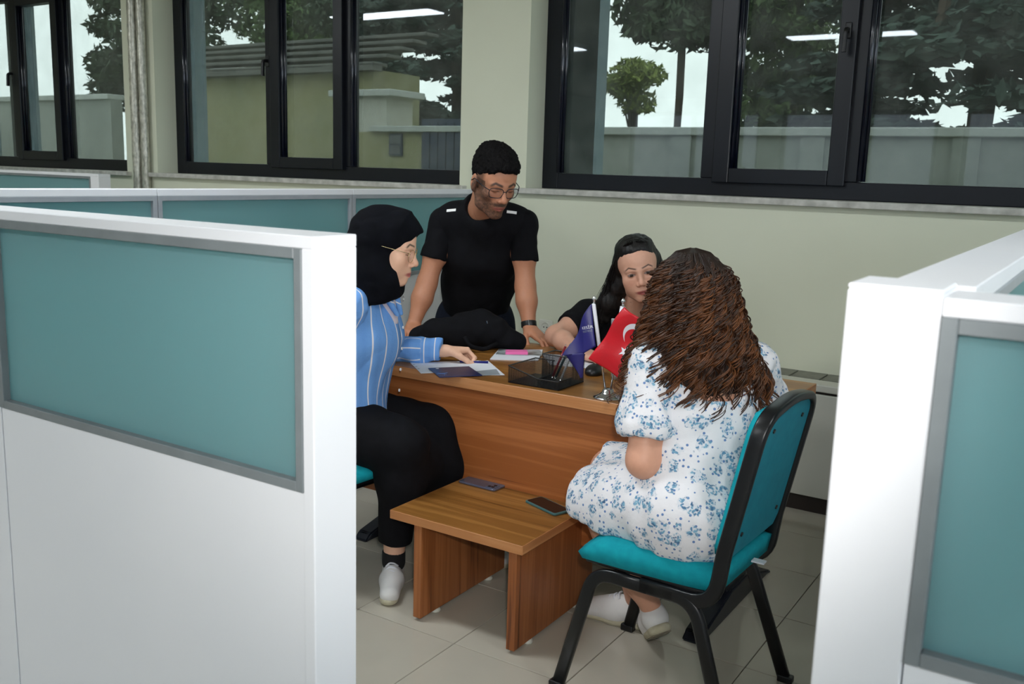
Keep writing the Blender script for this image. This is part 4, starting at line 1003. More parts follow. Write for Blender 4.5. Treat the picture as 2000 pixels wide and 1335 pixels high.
# ---- head: local frame x = person's right, y = forward, z = up, origin at eye level inside the skull
class Head:
    def __init__(s, c, fwd, up, size=1.0):
        f = unit(fwd); u = np.asarray(up, float); u = unit(u-f*(u@f)); r = np.cross(f, u)
        s.c, s.A, s.s = np.asarray(c, float), np.stack([r, f, u], 1), size      # columns: local axes in the world
    def w(s, x, y, z): return s.c+s.A@(np.array([x, y, z])*s.s)
    def loc(s, P): return ((P-s.c)@s.A)/s.s
    def mat4(s):
        m = Matrix.Identity(4)
        for i in range(3):
            for j in range(3): m[i][j] = s.A[i, j]*s.s
            m[i][3] = s.c[i]
        return m
def head_prims(H, male=False, lids=1.0, nose=1.0, ears=True):
    S = H.s; w = H.w; A = H.A
    def E(c, r, k=0.02, op='u'): return ell(w(*c), tuple(v*S for v in r), A, k*S, op)
    def C(a, b, ra, rb=None, k=0.012, op='u'): return cap(w(*a), w(*b), ra*S, (ra if rb is None else rb)*S, k*S, op)
    j = 1.0 if male else 0.93; fl_ = 0.0 if male else 1.0
    P = [E((0, -.020, .036), (.074, .094, .080)), E((0, .022, .028), (.067, .066, .074), .03), E((0, .030, -.040), (.057 if male else .0585, .056, .064-.004*fl_), .03)]
    for x in (-1, 1):
        P += [C((x*.052*j, -.004, -.045), (x*.044*j, .016, -.082), .016, .015, .02), C((x*.044*j, .016, -.082), (x*.014, .064, -.105+.005*fl_), .015, .015, .02),
              E((x*.040, .055, -.026), (.022+.004*fl_, .020+.003*fl_, .018+.006*fl_), .02), C((x*.010, .083, .017), (x*.044, .070, .016), .009 if male else .0065, .008, .014)]
    if not male: P += [E((x*.033, .046, -.056), (.025, .024, .030), .025) for x in (-1, 1)]
    P += [E((0, .070, -.104+.006*fl_), (.019*j, .016, .015), .015), E((0, .062, -.064), (.032, .030, .030), .02)]
    for x in (-1, 1): P.append(E((x*.0315, .094, -.001), (.0185, .0155, .0110), .010, 's'))
    for x in (-1, 1): P += [E((x*.0315, .0715, .000), (.0145, .0135, .0125), .004)]                     # lid mound over the eyeball
    if nose:
        P += [C((0, .082, .010), (0, .101-.002*fl_, -.026), .0072, .0095, .012), E((0, .1060-.003*fl_, -.033), (.0108-.001*fl_, .0105, .0095), .010)]
        for x in (-1, 1): P += [E((x*.0125, .0960-.002*fl_, -.0385), (.0075, .0095, .0072), .007), E((x*.0065, .1025, -.0445), (.0035, .005, .003), .003, 's')]
    for x in (-1, 1):
        P += [C((x*.027, .0745, -.0680), (x*.004, .0905, -.0665), .0026, .0038, .006), C((x*.024, .0750, -.0715), (0, .0890, -.0765), .0028, .0048, .006)]
    P.append(C((-.020, .0955, -.0708), (.020, .0955, -.0708), .0016, .0016, .003, 's'))
    for x in ((-1, 1) if ears else ()):
        P += [E((x*.076, -.010, -.010), (.009, .019, .031), .006), E((x*.086, -.006, -.006), (.006, .011, .018), .004, 's'), E((x*.074, -.004, -.036), (.007, .010, .011), .006)]
    return P
def face_tone(V, H, skin, lip, brow, brow_w=1.0, beard=None, lid=None, open_eyes=False, brow_drop=0.0, seed=1):
    L = H.loc(V); T = np.repeat(np.array(skin)[None], len(V), 0).astype(float); x, y, z = np.abs(L[:, 0]), L[:, 1], L[:, 2]
    def blend(m, c): T[:] = T*(1-m[:, None])+np.array(c)[None]*m[:, None]
    face = y > 0.045
    ck = np.exp(-(((x-.040)/.020)**2+((z+.030)/.018)**2))*face; blend(0.22*ck, (skin[0]*1.05, skin[1]*0.72, skin[2]*0.68))
    ns = np.exp(-((x/.014)**2+((z+.034)/.014)**2))*(y > .09); blend(0.30*ns, (skin[0]*1.05, skin[1]*0.74, skin[2]*0.70))
    sk = np.exp(-(((x-.0315)/.018)**2+((z+.004)/.013)**2))*face; blend(0.35*sk, (skin[0]*0.72, skin[1]*0.58, skin[2]*0.58))
    if beard is not None:
        n = vnoise(V, 160, seed)*0.18+vnoise(V, 420, seed+1)*0.2
        jaw = 1/(1+np.exp((z+.052+0.055*np.clip((x-.030)/.03, 0, 1)*-1.0)/.006))            # lower face, rising towards the sideburns
        side = np.exp(-(((x-.064)/.014)**2))*(z < .02)*(y > -.005)*(y < .05)
        low = np.clip(jaw+side, 0, 1)*(y > -.012)*(z > -.125)
        mous = np.exp(-(((x)/.026)**2+((z+.055)/.006)**2))*(y > .075)
        clear = np.exp(-((x/.024)**2+((z+.071)/.0075)**2))*(y > .07)
        under = 1-np.clip((-.118-z)/.01, 0, 1)
        blend(np.clip((0.86*low*under+0.85*mous)*(1-clear)*(0.9+n), 0, 0.92), beard)
    lp = np.exp(-(((x)/.0255)**4+((z+.0710)/(.0088-.004*np.clip(x/.026, 0, 1)))**6))*(y > .070); blend(np.clip(1.1*lp, 0, 0.9), lip)
    ln = np.exp(-((x/.021)**4+((z+.0708)/.0014)**4))*(y > .074); blend(0.75*ln, tuple(v*0.35 for v in lip))
    bz = .0235-brow_drop+.006*np.clip((x-.014)/.022, 0, 1)-.010*np.clip((x-.038)/.014, 0, 1)
    br = np.exp(-((z-bz)/(.0034*brow_w))**4)*(1/(1+np.exp((x-.052)/.0015)))*(1/(1+np.exp((.011-x)/.0015)))*(y > .05); blend(np.clip(br*0.92, 0, 1), brow)
    ex, ez = (x-.0315)/.0150, (z+.0005)
    lash = np.exp(-((ez-(-.0005 if not open_eyes else .0062)*(1-ex*ex)-(-.004 if not open_eyes else 0))/.0017)**4)*(np.abs(ex) < 1.05)*(y > .06)
    blend(0.85*lash, (.010, .007, .006))
    if open_eyes:
        op = (np.abs(ez) < .0050*np.clip(1-ex*ex, 0, 1)**0.7)*(np.abs(ex) < 1)*(y > .06); blend(op*1.0, (.26, .21, .19))
        ir = np.sqrt(((x-.0315))**2+(ez-.0005)**2); blend((op*(ir < .0066)).astype(float), (.020, .012, .008))
        lo = np.exp(-((ez+.0060*np.clip(1-ex*ex, 0, 1))/.0010)**2)*(np.abs(ex) < 1)*(y > .06); blend(0.5*lo, (.05, .025, .02))
    return T
def hand_prims(W, d, n, thumb, curl=(20, 25, 20), spread=1.0, tcurl=0.3, S=1.0, curls=None, tdir=None):
    """W wrist, d towards the fingers, n out of the back of the hand, thumb: +1 thumb on cross(n, d) side"""
    d = unit(d); n = unit(np.asarray(n, float)-d*np.dot(n, d)); t = np.cross(n, d)*thumb; P = []; W = np.asarray(W, float)
    offs = (.026, .009, -.009, -.026); lens = (.088, .092, .087, .079); ph = ((.044, .026, .020), (.048, .030, .021), (.044, .028, .021), (.035, .021, .019))
    for i in range(4):
        K = W+d*lens[i]*S+t*offs[i]*S*spread
        P.append(cap(W+d*0.012*S+t*offs[i]*0.6*S, K, .0145*S, .0108*S, .016*S))
        a = 0.0; p = K; rr = .0094 if i < 3 else .0082; cc = curls[i] if curls else curl
        for q in range(3):
            a += math.radians(cc[q]); dd = unit(d*math.cos(a)-n*math.sin(a)+t*0.06*(1.5-i)*spread); e = p+dd*ph[i][q]*S
            P.append(cap(p, e, rr*S*(1-.08*q), rr*S*(.92-.08*q), .0035*S)); p = e
    P.append(ell(W+d*.045*S-n*.004*S, (.036*S, .042*S, .014*S), np.stack([t, d, n], 1), .012*S))
    b = W+d*.018*S+t*.022*S-n*.006*S; td = unit(d*0.75+t*0.62-n*tcurl) if tdir is None else unit(d*tdir[0]+t*tdir[1]-n*tdir[2]); m = b+td*.043*S
    P += [cap(b, m, .0155*S, .0125*S, .014*S)]; td2 = unit(td+d*0.45-n*tcurl*0.6-t*0.25); m2 = m+td2*.032*S; P += [cap(m, m2, .0118*S, .0105*S, .005*S)]
    m3 = m2+unit(td2+d*0.2-t*0.15)*.025*S; P += [cap(m2, m3, .0105*S, .0085*S, .004*S)]
    return P
def bounds(prims, pad=0.012):
    b = [p.bbox() for p in prims if p.op == 'u']; return np.min([q[0] for q in b], 0)-pad, np.max([q[1] for q in b], 0)+pad
def part(name, prims, h, m, parent, wrinkle=None, grow=0.0, lo=None, hi=None, attrs=None):
    V, F = sdf_mesh(prims, h, lo, hi, grow, wrinkle)
    return link(name, np_mesh(name, V, F, True, attrs(V) if attrs else None), m, parent)
def folds(amp, freq, stretch=(1, 1, 1), seed=3):
    st = np.array(stretch, float)
    return lambda P: amp*(np.abs(vnoise(P*st, freq, seed))*-1.6+0.6+0.5*vnoise(P*st, freq*2.3, seed+1))
def strands(paths, radii, sides=4):
    """tubes along polylines, all of one length; paths (n, m, 3), radii (n, m)"""
    n, m, _ = paths.shape; T = np.gradient(paths, axis=1); T /= np.maximum(np.linalg.norm(T, axis=2, keepdims=True), 1e-9)
    ref = np.where(np.abs(T[..., 2:3]) > 0.9, np.array([1.0, 0, 0]), np.array([0, 0, 1.0])); S = np.cross(T, ref); S /= np.maximum(np.linalg.norm(S, axis=2, keepdims=True), 1e-9); U = np.cross(S, T)
    a = 2*np.pi*np.arange(sides)/sides
    V = paths[:, :, None]+radii[:, :, None, None]*(np.cos(a)[None, None, :, None]*S[:, :, None]+np.sin(a)[None, None, :, None]*U[:, :, None])
    V = V.reshape(-1, 3); b = np.arange(n)[:, None, None]*m*sides+np.arange(m-1)[None, :, None]*sides; k = np.arange(sides)[None, None]; k2 = (k+1) % sides
    F = np.stack([b+k, b+k2, b+sides+k2, b+sides+k], -1).reshape(-1, 4); return V, F
def shoe(parent, heel, fdir, up=(0, 0, 1), S=1.0, laces=True, worn=False, name='shoe'):
    """low white trainer; heel = point on the ground under the heel, fdir = towards the toe"""
    f = unit(fdir); u = unit(np.asarray(up, float)-f*np.dot(up, f)); r = np.cross(f, u); H = np.asarray(heel, float); A = np.stack([r, f, u], 1)
    w = lambda x, y, z: H+A@(np.array([x, y, z])*S)
    up_ = [cap(w(0, .045, .050), w(0, .120, .045), .038*S, .037*S, .03*S), cap(w(0, .120, .045), w(0, .215, .034), .038*S, .032*S, .03*S, side=r, f=1.12), cap(w(0, .045, .05), w(0, .052, .092), .036*S, .034*S, .02*S),
           cap(w(0, .10, .075), w(0, .17, .055), .024*S, .02*S, .02*S), ell(w(0, .050, .112), (.028*S, .034*S, .030*S), A, .008*S, 's'), cut(w(0, 0, .014), -u, .003)]
    o = part(name, up_, .0034, M['shoe_white'], parent)
    so = [cap(w(0, .035, .015), w(0, .12, .015), .036*S, .036*S, .02*S, side=u, f=0.62), cap(w(0, .12, .015), w(.002, .215, .017), .036*S, .034*S, .02*S, side=u, f=0.62), cut(w(0, 0, .0), -u, .003), cut(w(0, 0, .028), u, .003)]
    s = part('sole', so, .0034, M['shoe_sole'], o)
    if worn:
        part('outsole', [cap(w(0, .035, .0), w(0, .12, .0), .033*S, .033*S, .02*S, side=u, f=0.12), cap(w(0, .12, .0), w(.002, .215, .002), .033*S, .031*S, .02*S, side=u, f=0.12)], .0025, M['sole_worn'], o)
    if laces:
        for k in range(5):
            y = .108+k*.016; z = .106-k*.0085
            p = [w(-.022, y-.004, z-.012), w(-.008, y+.002, z), w(.008, y-.004, z+.0005), w(.022, y+.003, z-.012)]
            obj('lace', tube([Vector(q) for q in fillet(p, .01, 3)], .0034*S, 6), M['paper_white'], o, smooth=True)
    return o
def ring_mesh(pts, r, n=6, closed=True):
    bm = bmesh.new(); sweep(bm, pts, circ(r, n), closed=closed); return bm
def glasses(parent, H, m, style, lw, lh, label):
    """rims, bridge and temples in head coordinates"""
    g = None; y0, z0 = .098, -.003; rim = []
    for x in (-1, 1):
        pts = []
        for k in range(28):
            a = 2*math.pi*k/28
            if style == 'square':
                e = 0.55; px = lw*math.copysign(abs(math.cos(a))**e, math.cos(a)); pz = lh*math.copysign(abs(math.sin(a))**e, math.sin(a))
                if pz < 0: px *= 0.90
            else: px, pz = lw*math.cos(a), lh*math.sin(a)
            pts.append(Vector(H.w(x*.0335+px, y0-abs(x*.0335+px)*0.17, z0+pz-.004)))
        o = obj('glasses', ring_mesh(pts, .0017 if style == 'square' else .0009), m, parent, smooth=True) if g is None else obj('rim', ring_mesh(pts, .0017 if style == 'square' else .0009), m, g, smooth=True)
        if g is None: g = o; g['label'] = label
        bm = bmesh.new(); c = bm.verts.new(sum(pts, Vector())/len(pts)); vs_ = [bm.verts.new(p) for p in pts]
        for k in range(28): bm.faces.new((c, vs_[k], vs_[(k+1) % 28]))
        obj('lens', bm, M['lens_clear'], g)
    obj('bridge', tube([Vector(H.w(-.0335+lw, y0-.001, z0+.003)), Vector(H.w(0, y0+.004, z0+.006)), Vector(H.w(.0335-lw, y0-.001, z0+.003))], .0018 if style == 'square' else .0009, 6), m, g, smooth=True)
    for x in (-1, 1):
        obj('temple', tube([Vector(H.w(x*(.0335+lw), y0-(.0335+lw)*.17, z0+.006)), Vector(H.w(x*.0775, .06, z0+.010)), Vector(H.w(x*.082, .0, z0+.012)), Vector(H.w(x*.083, -.018, z0-.004))], .0019 if style == 'square' else .0010, 6), m, g, smooth=True)
    return g

# ------------------------------------------------------------------ people
def lerp(a, b, t): return np.asarray(a, float)*(1-t)+np.asarray(b, float)*t
def torso(pel, chest, SL, SR, neck, rp, rw, rc, fp, fw, fc, rs, k=0.05):
    pel, chest, SL, SR = (np.asarray(v, float) for v in (pel, chest, SL, SR)); side = unit(SR-SL); waist = lerp(pel, chest, 0.45); mid = (SL+SR)/2
    return [cap(pel, waist, rp, rw, k, side=side, f=(fp+fw)/2), cap(waist, chest, rw, rc, k, side=side, f=(fw+fc)/2), cap(chest, lerp(chest, mid, 0.55), rc, rc*0.86, k, side=side, f=fc),
            cap(lerp(mid, SL, 0.94), lerp(mid, SR, 0.94), rs, rs, k), cap(mid, neck, rs*1.1, rs*0.9, k)]
def limb(pts, rs, k=0.03): return chain([np.asarray(p, float) for p in pts], rs, k)
def base_person(label, loc, tone):
    r = empty('person', loc); tag(r, label, 'person'); return r
def add_body(root, prims, fine, tonef, coarse=0.006):
    V, F = blocks(prims, coarse, fine); return link('body', np_mesh('body', V, F, True, {'tone': tonef(V)}), M['skin'], root)
def eyes_dark(c): return tuple(v*0.5 for v in c)

# ============ standing man leaning on the desk
root = base_person('standing man in black t-shirt and glasses leaning over the desk with both hands', (-2.5, 3.72, 0), None)
SR, SL = V3(-2.512, 3.362, 1.232), V3(-2.183, 3.492, 1.238); NB = V3(-2.325, 3.385, 1.300)
H = Head((-2.188, 3.262, 1.418), (0.80, -0.42, -0.40), (0.25, -0.12, 0.96), 1.10)
ER, WR = V3(-2.548, 3.290, 0.960), V3(-2.560, 3.215, 0.785); EL, WL = V3(-2.150, 3.475, 0.965), V3(-2.098, 3.432, 0.800)
pel, chest = V3(-2.515, 3.620, 0.80), V3(-2.395, 3.480, 1.10)
T = torso(pel, chest, SL, SR, NB, .105, .102, .115, 1.42, 1.36, 1.42, .055)
armR = limb([SR, lerp(SR, ER, .5), ER, lerp(ER, WR, .35), WR], [.052, .049, .041, .043, .028]); armL = limb([SL, lerp(SL, EL, .5), EL, lerp(EL, WL, .35), WL], [.056, .050, .041, .042, .028])
neck = [cap(NB-V3(0, 0, .03), H.w(0, -.035, -.055), .060, .056, .03), cap(NB, H.w(0, .0, -.085), .05, .045, .03)]
hp = head_prims(H, True)
hR = hand_prims(WR, (0.55, -0.78, -0.28), (0.25, -0.1, 0.95), 1, (8, 12, 10)); hL = hand_prims(WL, (0.86, -0.30, -0.42), (0.40, 0.0, 0.9), -1, (-8, 30, 25), 1.05)
skin = s2l(186, 128, 98)
def tonef(V):
    t = face_tone(V, H, skin, s2l(150, 82, 72), (.012, .008, .006), 1.5, beard=(.030, .018, .013), brow_drop=.003)
    L = H.loc(V); x, y, z = np.abs(L[:, 0]), L[:, 1], L[:, 2]
    fade = np.clip(1.3-np.abs(z-.035)/.05, 0, 1)*np.clip((x-.046)/.012, 0, 1)*np.clip((.050-y)/.015, 0, 1)*(y > -.09)+((y < -.05)*(z > -.06)*(z < .05)); fade = np.clip(fade, 0, 1)*0.7*(np.abs(L[:, 0]) < .077)*(np.linalg.norm(L-np.array([0, 0, 0]), axis=1) < .14)
    return t*(1-fade[:, None])+np.array([.022, .014, .010])*fade[:, None]
add_body(root, T+armR+armL+neck+hp+hR+hL, [(*bounds(hp), .0025), (*bounds(hR), .0030), (*bounds(hL), .0026)], tonef)
# hair, short on the sides
def E_(H, c, r, k=.02, op='u'): return ell(H.w(*c), tuple(v*H.s for v in r), H.A, k*H.s, op)
hair = [E_(H, (0, -.022, .042), (.0775, .098, .0845)), E_(H, (0, .014, .050), (.0740, .070, .062), .02), E_(H, (0, .040, .080), (.060, .058, .042), .03), E_(H, (0, -.02, .098), (.064, .078, .040), .03), E_(H, (0, .116, -.020), (.085, .050, .090), .006, 's'), E_(H, (.030, .105, .045), (.030, .04, .030), .01, 's'),
        E_(H, (.080, .070, .015), (.028, .038, .050), .012, 's'), E_(H, (-.080, .070, .015), (.028, .038, .050), .012, 's'), cut(H.w(0, 0, .016), H.A@V3(0, .62, -1), .012)]
part('hair', hair, .0028, M['hair_short'], root, wrinkle=lambda P: .0040*vnoise(P, 95, 4)+.003*vnoise(P, 260, 5))
# t-shirt: trunk plus two sleeves
sh = T[:4]+[cap(NB-V3(0, 0, .06), NB-V3(0, 0, .01), .070, .062, .04), cap(lerp(SR, NB, .35), NB+V3(0, 0, -.01), .050, .045, .05), cap(lerp(SL, NB, .35), NB+V3(0, 0, -.01), .050, .045, .05)]
fwdB = unit(V3(.45, -.89, 0))
sh += [ell(NB+fwdB*.050+V3(0, 0, .045), (.074, .074, .098), None, .010, 's'), cut(pel+V3(0, 0, .005), (-.2, .35, -1), .006)]
va = sdf_mesh(sh, .006, grow=.012, wrinkle=folds(.0045, 11, (1, 1, .55), 6)); parts_ = [va]
for S_, Q in ((SR, ER), (SL, EL)):
    d = unit(Q-S_); parts_.append(sdf_mesh([cap(S_+(NB-S_)*.35, S_, .050, .056, .04), cap(S_, lerp(S_, Q, .75), .058, .062, .04), cut(lerp(S_, Q, .60), d, .004)], .006, wrinkle=folds(.004, 16, (1, 1, .8), 7)))
tee = link('t_shirt', np_mesh('t_shirt', *merge_meshes(parts_)), M['cloth_black'], root)
def dash(name, a, b, w, m, parent, lift):
    a, b, l = Vector(a), Vector(b), Vector(lift).normalized(); t = (b-a).normalized(); s = l.cross(t).normalized(); bm = bmesh.new(); P = []
    for p in (a, b): P.append([bm.verts.new(p+s*w*q+l*h_) for q, h_ in ((-1, 0), (1, 0), (1, .003), (-1, .003))])
    for k in range(4): bm.faces.new((P[0][k], P[0][(k+1) % 4], P[1][(k+1) % 4], P[1][k]))
    bm.faces.new(P[0][::-1]); bm.faces.new(P[1]); return obj(name, bm, m, parent)
sB = unit(SR-SL)
from mathutils.bvhtree import BVHTree
_mv = merge_meshes(parts_); _bv = BVHTree.FromPolygons([Vector(v) for v in _mv[0]], _mv[1].tolist()); _dn = Vector(unit(fwdB+V3(0, 0, .55)))
def on_tee(p): return np.array(_bv.ray_cast(Vector(p)+_dn*.4, -_dn)[0])
for p_, s_ in ((lerp(SR, NB, .25), 1), (lerp(SL, NB, .25), -1)):
    dash('reflective_strip', on_tee(p_+sB*.021*s_), on_tee(p_-sB*.021*s_), .0060, M['reflective'], tee, _dn)
tr = [cap(pel+V3(0, 0, .0), pel+V3(-.01, .02, -.06), .112, .112, .04, side=unit(SR-SL), f=1.42)]
for s_, fx, fy in ((1, -2.62, 3.70), (-1, -2.43, 3.80)):
    hj = pel+unit(SR-SL)*.085*s_-V3(0, 0, .06); kn = V3(fx, fy-.03, .47); an = V3(fx, fy, .09); tr += limb([hj, kn, an], [.095, .068, .055], .05)
    sh_o = shoe(root, (fx-.02, fy+.06, 0), (.35, -.9, 0), laces=False)
    for q in [sh_o]+list(sh_o.children): q.data.materials.clear(); q.data.materials.append(M['black_plastic'])
part('jeans', tr+[cut(V3(0, 0, .06), (0, 0, -1))], .008, M['cloth_navy'], root, grow=.006)
glasses(root, H, M['bead_gloss'], 'square', .0275, .0185, 'dark square-rimmed glasses')
# wristwatch on the left wrist
ax = unit(WL-EL); c0 = WL-ax*.012; s1_ = unit(np.cross(ax, V3(0, 0, 1)) if abs(ax[2]) < .9 else np.cross(ax, V3(0, 1, 0))); s2_ = np.cross(ax, s1_)
wt = obj('wristwatch', (lambda bm: (sweep(bm, [Vector(c0+(s1_*math.cos(a)+s2_*math.sin(a))*.0315) for a in np.linspace(0, 2*math.pi, 28, endpoint=False)], rrect(.0022, .012, .002), up=Vector(ax), closed=True), bm)[1])(bmesh.new()), M['black_plastic'], root, smooth=True); wt['label'] = 'black wristwatch'
fc = unit(V3(.53, -.83, .1)-ax*np.dot(V3(.53, -.83, .1), ax)); obj('watch_clasp', tube([Vector(c0+fc*.0345-ax*.013), Vector(c0+fc*.0345+ax*.013)], .0015, 6), M['chrome'], wt)

# ============ seated woman behind the desk
root = base_person('seated dark-haired woman in black behind the desk looking to the camera', (-1.76, 3.78, 0), None)
H = Head((-1.642, 3.525, 1.082), (0.50, -0.85, -0.14), (-0.20, -0.10, 0.97), 1.06)
mid = V3(-1.74, 3.67, .865); SR, SL = V3(-1.895, 3.590, .855), V3(-1.585, 3.745, .860); NB = V3(-1.70, 3.625, .915)
ER, WR = V3(-1.925, 3.365, .790), V3(-1.708, 3.198, .772); EL, WL = V3(-1.50, 3.51, .79), V3(-1.44, 3.30, .775)
pel, chest = V3(-1.80, 3.86, .55), V3(-1.765, 3.72, .76)
T = torso(pel, chest, SL, SR, NB, .105, .088, .098, 1.55, 1.35, 1.45, .045)
armR = limb([SR, lerp(SR, ER, .5), ER, lerp(ER, WR, .3), WR], [.048, .046, .040, .037, .024]); armL = limb([SL, EL, WL], [.048, .038, .024])
neck = [cap(NB-V3(0, 0, .02), H.w(0, -.030, -.055), .048, .046, .03), cap(NB, H.w(0, .0, -.085), .040, .038, .03)]
hp = head_prims(H, False, ears=False); hR = hand_prims(WR, (.80, -.10, -.10), (.1, -.2, .95), 1, (35, 40, 30), S=.92); hL = hand_prims(WL, (.1, -1, -.05), (0, 0, 1), -1, (15, 20, 15), S=.92)
skinC = s2l(208, 158, 134)
add_body(root, T+armR+armL+neck+hp+hR+hL, [(*bounds(hp), .0021), (*bounds(hR), .0030)], lambda V: face_tone(V, H, skinC, s2l(140, 60, 62), (.016, .010, .008), .85, open_eyes=True, seed=9))
sh = T[:]; fwdC = unit(V3(.5, -.85, 0)); sh += [ell(NB+fwdC*.04+V3(0, 0, .052), (.058, .058, .072), None, .012, 's'), cut(pel, (0, 0, -1), .006)]
parts_ = [sdf_mesh(sh, .006, grow=.010, wrinkle=folds(.004, 13, (1, 1, .6), 16))]
for S_, Q, t in ((SR, ER, .62), (SL, EL, .6)):
    d = unit(Q-S_); parts_.append(sdf_mesh([cap(S_+(NB-S_)*.2, S_, .052, .062, .04), cap(S_, lerp(S_, Q, .8), .062, .064, .04), cut(lerp(S_, Q, t), d, .004)], .006, wrinkle=folds(.0045, 18, (1, 1, .8), 17)))
link('blouse', np_mesh('blouse', *merge_meshes(parts_)), M['cloth_black'], root)
tr = [cap(pel, pel+V3(0, -.05, -.02), .115, .115, .04, side=unit(SR-SL), f=1.5)]
for s_, kx in ((1, -1.83), (-1, -1.62)):
    hj = pel+unit(SR-SL)*.09*s_; kn = V3(kx, 3.42, .52); an = V3(kx+.02, 3.40, .10); tr += limb([hj, kn, an], [.088, .066, .05], .05); shoe(root, (kx+.02, 3.44, 0), (.1, -1, 0), laces=False)
part('trousers', tr+[cut(V3(0, 0, .08), (0, 0, -1))], .008, M['cloth_black'], root, grow=.005)
hair = [E_(H, (0, -.024, .040), (.082, .102, .086)), E_(H, (0, -.01, .085), (.066, .078, .040), .03), E_(H, (0, .116, -.036), (.0595, .060, .073), .008, 's'), E_(H, (0, .08, -.06), (.060, .075, .07), .01, 's'),
        cut(H.w(0, 0, -.02), H.A@V3(0, .8, -.6), .02)]
for x, o1, o2 in ((1, .128, .160), (-1, .085, .090)):
    hair += chain([H.w(x*.066, -.035, .020), H.w(x*.080, -.050, -.060), H.w(x*o1, -.065, -.130), H.w(x*o2, -.06, -.185)], [.032, .040, .046, .030], .03)
hair += chain([H.w(0, -.085, .0), H.w(.02, -.105, -.09), H.w(.03, -.10, -.20)], [.062, .07, .05], .03)
ho = part('hair', hair, .004, M['hair_black'], root, wrinkle=lambda P: .003*vnoise(P*np.array([1, 1, .25]), 110, 24))
rng = np.random.default_rng(31); n, m = 520, 26; u = np.linspace(0, 1, m)[None, :, None]
ph = rng.uniform(-1.15, 1.15, n); sgn = rng.choice([1, 1, -1], n)
st0 = np.stack([sgn*(.006+.02*rng.random(n)), .058-.10*rng.random(n), .122-.004*rng.random(n)], 1)
md = np.stack([sgn*(.083+.006*rng.random(n)), -.015-.07*rng.random(n), .005-.03*rng.random(n)], 1)
en = np.stack([sgn*np.where(sgn > 0, .085+.115*rng.random(n), .05+.06*rng.random(n)), -.03-.09*rng.random(n), -.13-.09*rng.random(n)], 1)
md0 = np.stack([sgn*.062, st0[:, 1]*.6-.012, np.full(n, .098)], 1)
P = (1-u)**3*st0[:, None]+3*u*(1-u)**2*(md0[:, None]*1.06)+3*u*u*(1-u)*(md[:, None]*1.10)+u**3*en[:, None]
P = P+np.stack([np.sin(u[..., 0]*14+ph[:, None]*3)*.006*u[..., 0]**1.5, np.cos(u[..., 0]*12+ph[:, None]*5)*.006*u[..., 0], np.zeros((n, m))], -1)
P = H.c+(P*H.s)@H.A.T; R_ = np.repeat((.0022*(1-.75*u[..., 0]**2)), n, 0)
link('hair_strands', np_mesh('hair_strands', *strands(P, R_, 4)), M['hair_black'], ho)['kind'] = 'stuff'
obj('necklace', ring_mesh([Vector(NB+fwdC*(.058+.012*math.cos(a))+np.cross(fwdC, V3(0, 0, 1))*.05*math.sin(a)+V3(0, 0, .012-.055*(1+math.cos(a))/2)) for a in np.linspace(0, 2*math.pi, 30, endpoint=False)], .0011), M['gold'], root, smooth=True)

# ============ seated woman in headscarf and striped shirt
root = base_person('seated woman in black headscarf and blue striped shirt at the left end of the desk', (-2.27, 2.45, 0), None)
H = Head((-2.076, 2.460, 1.196), (0.885, 0.425, -0.20), (0.17, 0.08, 0.98), 1.03)
SR, SL = V3(-2.135, 2.335, 1.000), V3(-2.255, 2.640, 1.000); NB = V3(-2.175, 2.475, 1.045); mid = (SL+SR)/2
EL, WL = V3(-2.300, 2.690, .785), V3(-2.092, 2.815, .785); ER, WR = V3(-2.250, 2.240, .770), V3(-2.215, 2.215, .60)
pel, chest = V3(-2.275, 2.455, .575), V3(-2.195, 2.487, .87)
T = torso(pel, chest, SL, SR, NB, .112, .098, .106, 1.5, 1.32, 1.38, .045)
armL = limb([SL, EL, lerp(EL, WL, .3), WL], [.046, .038, .036, .024]); armR = limb([SR, ER, lerp(ER, WR, .3), WR], [.046, .038, .036, .024])
neck = [cap(NB-V3(0, 0, .02), H.w(0, -.03, -.055), .048, .046, .03)]; hp = head_prims(H, False, ears=False)
hL = hand_prims(WL, (.52, .84, -.05), (-.25, .2, .92), -1, (30, 62, 45), S=.95, curls=[(50, 70, 45), (58, 72, 45), (62, 72, 45), (64, 70, 45)], tdir=(.75, .35, .55))
hR = hand_prims(WR, (.2, 0, -1), (.3, -.9, 0), 1, (20, 30, 20), S=.92)
KR, AR = V3(-1.975, 2.430, .528), V3(-2.020, 2.440, .110); KL, AL = V3(-2.035, 2.690, .515), V3(-1.955, 2.835, .105)
legs = limb([pel+V3(.02, -.09, -.02), KR, lerp(KR, AR, .35), AR], [.085, .062, .056, .036], .04)+limb([pel+V3(.02, .09, -.02), KL, lerp(KL, AL, .35), AL], [.085, .062, .056, .036], .04)
skinA = s2l(226, 178, 150)
add_body(root, T+armL+armR+neck+hp+hL+hR+legs, [(*bounds(hp), .0023), (*bounds(hL), .0022)], lambda V: face_tone(V, H, skinA, s2l(178, 88, 88), (.030, .018, .012), .9, seed=12))
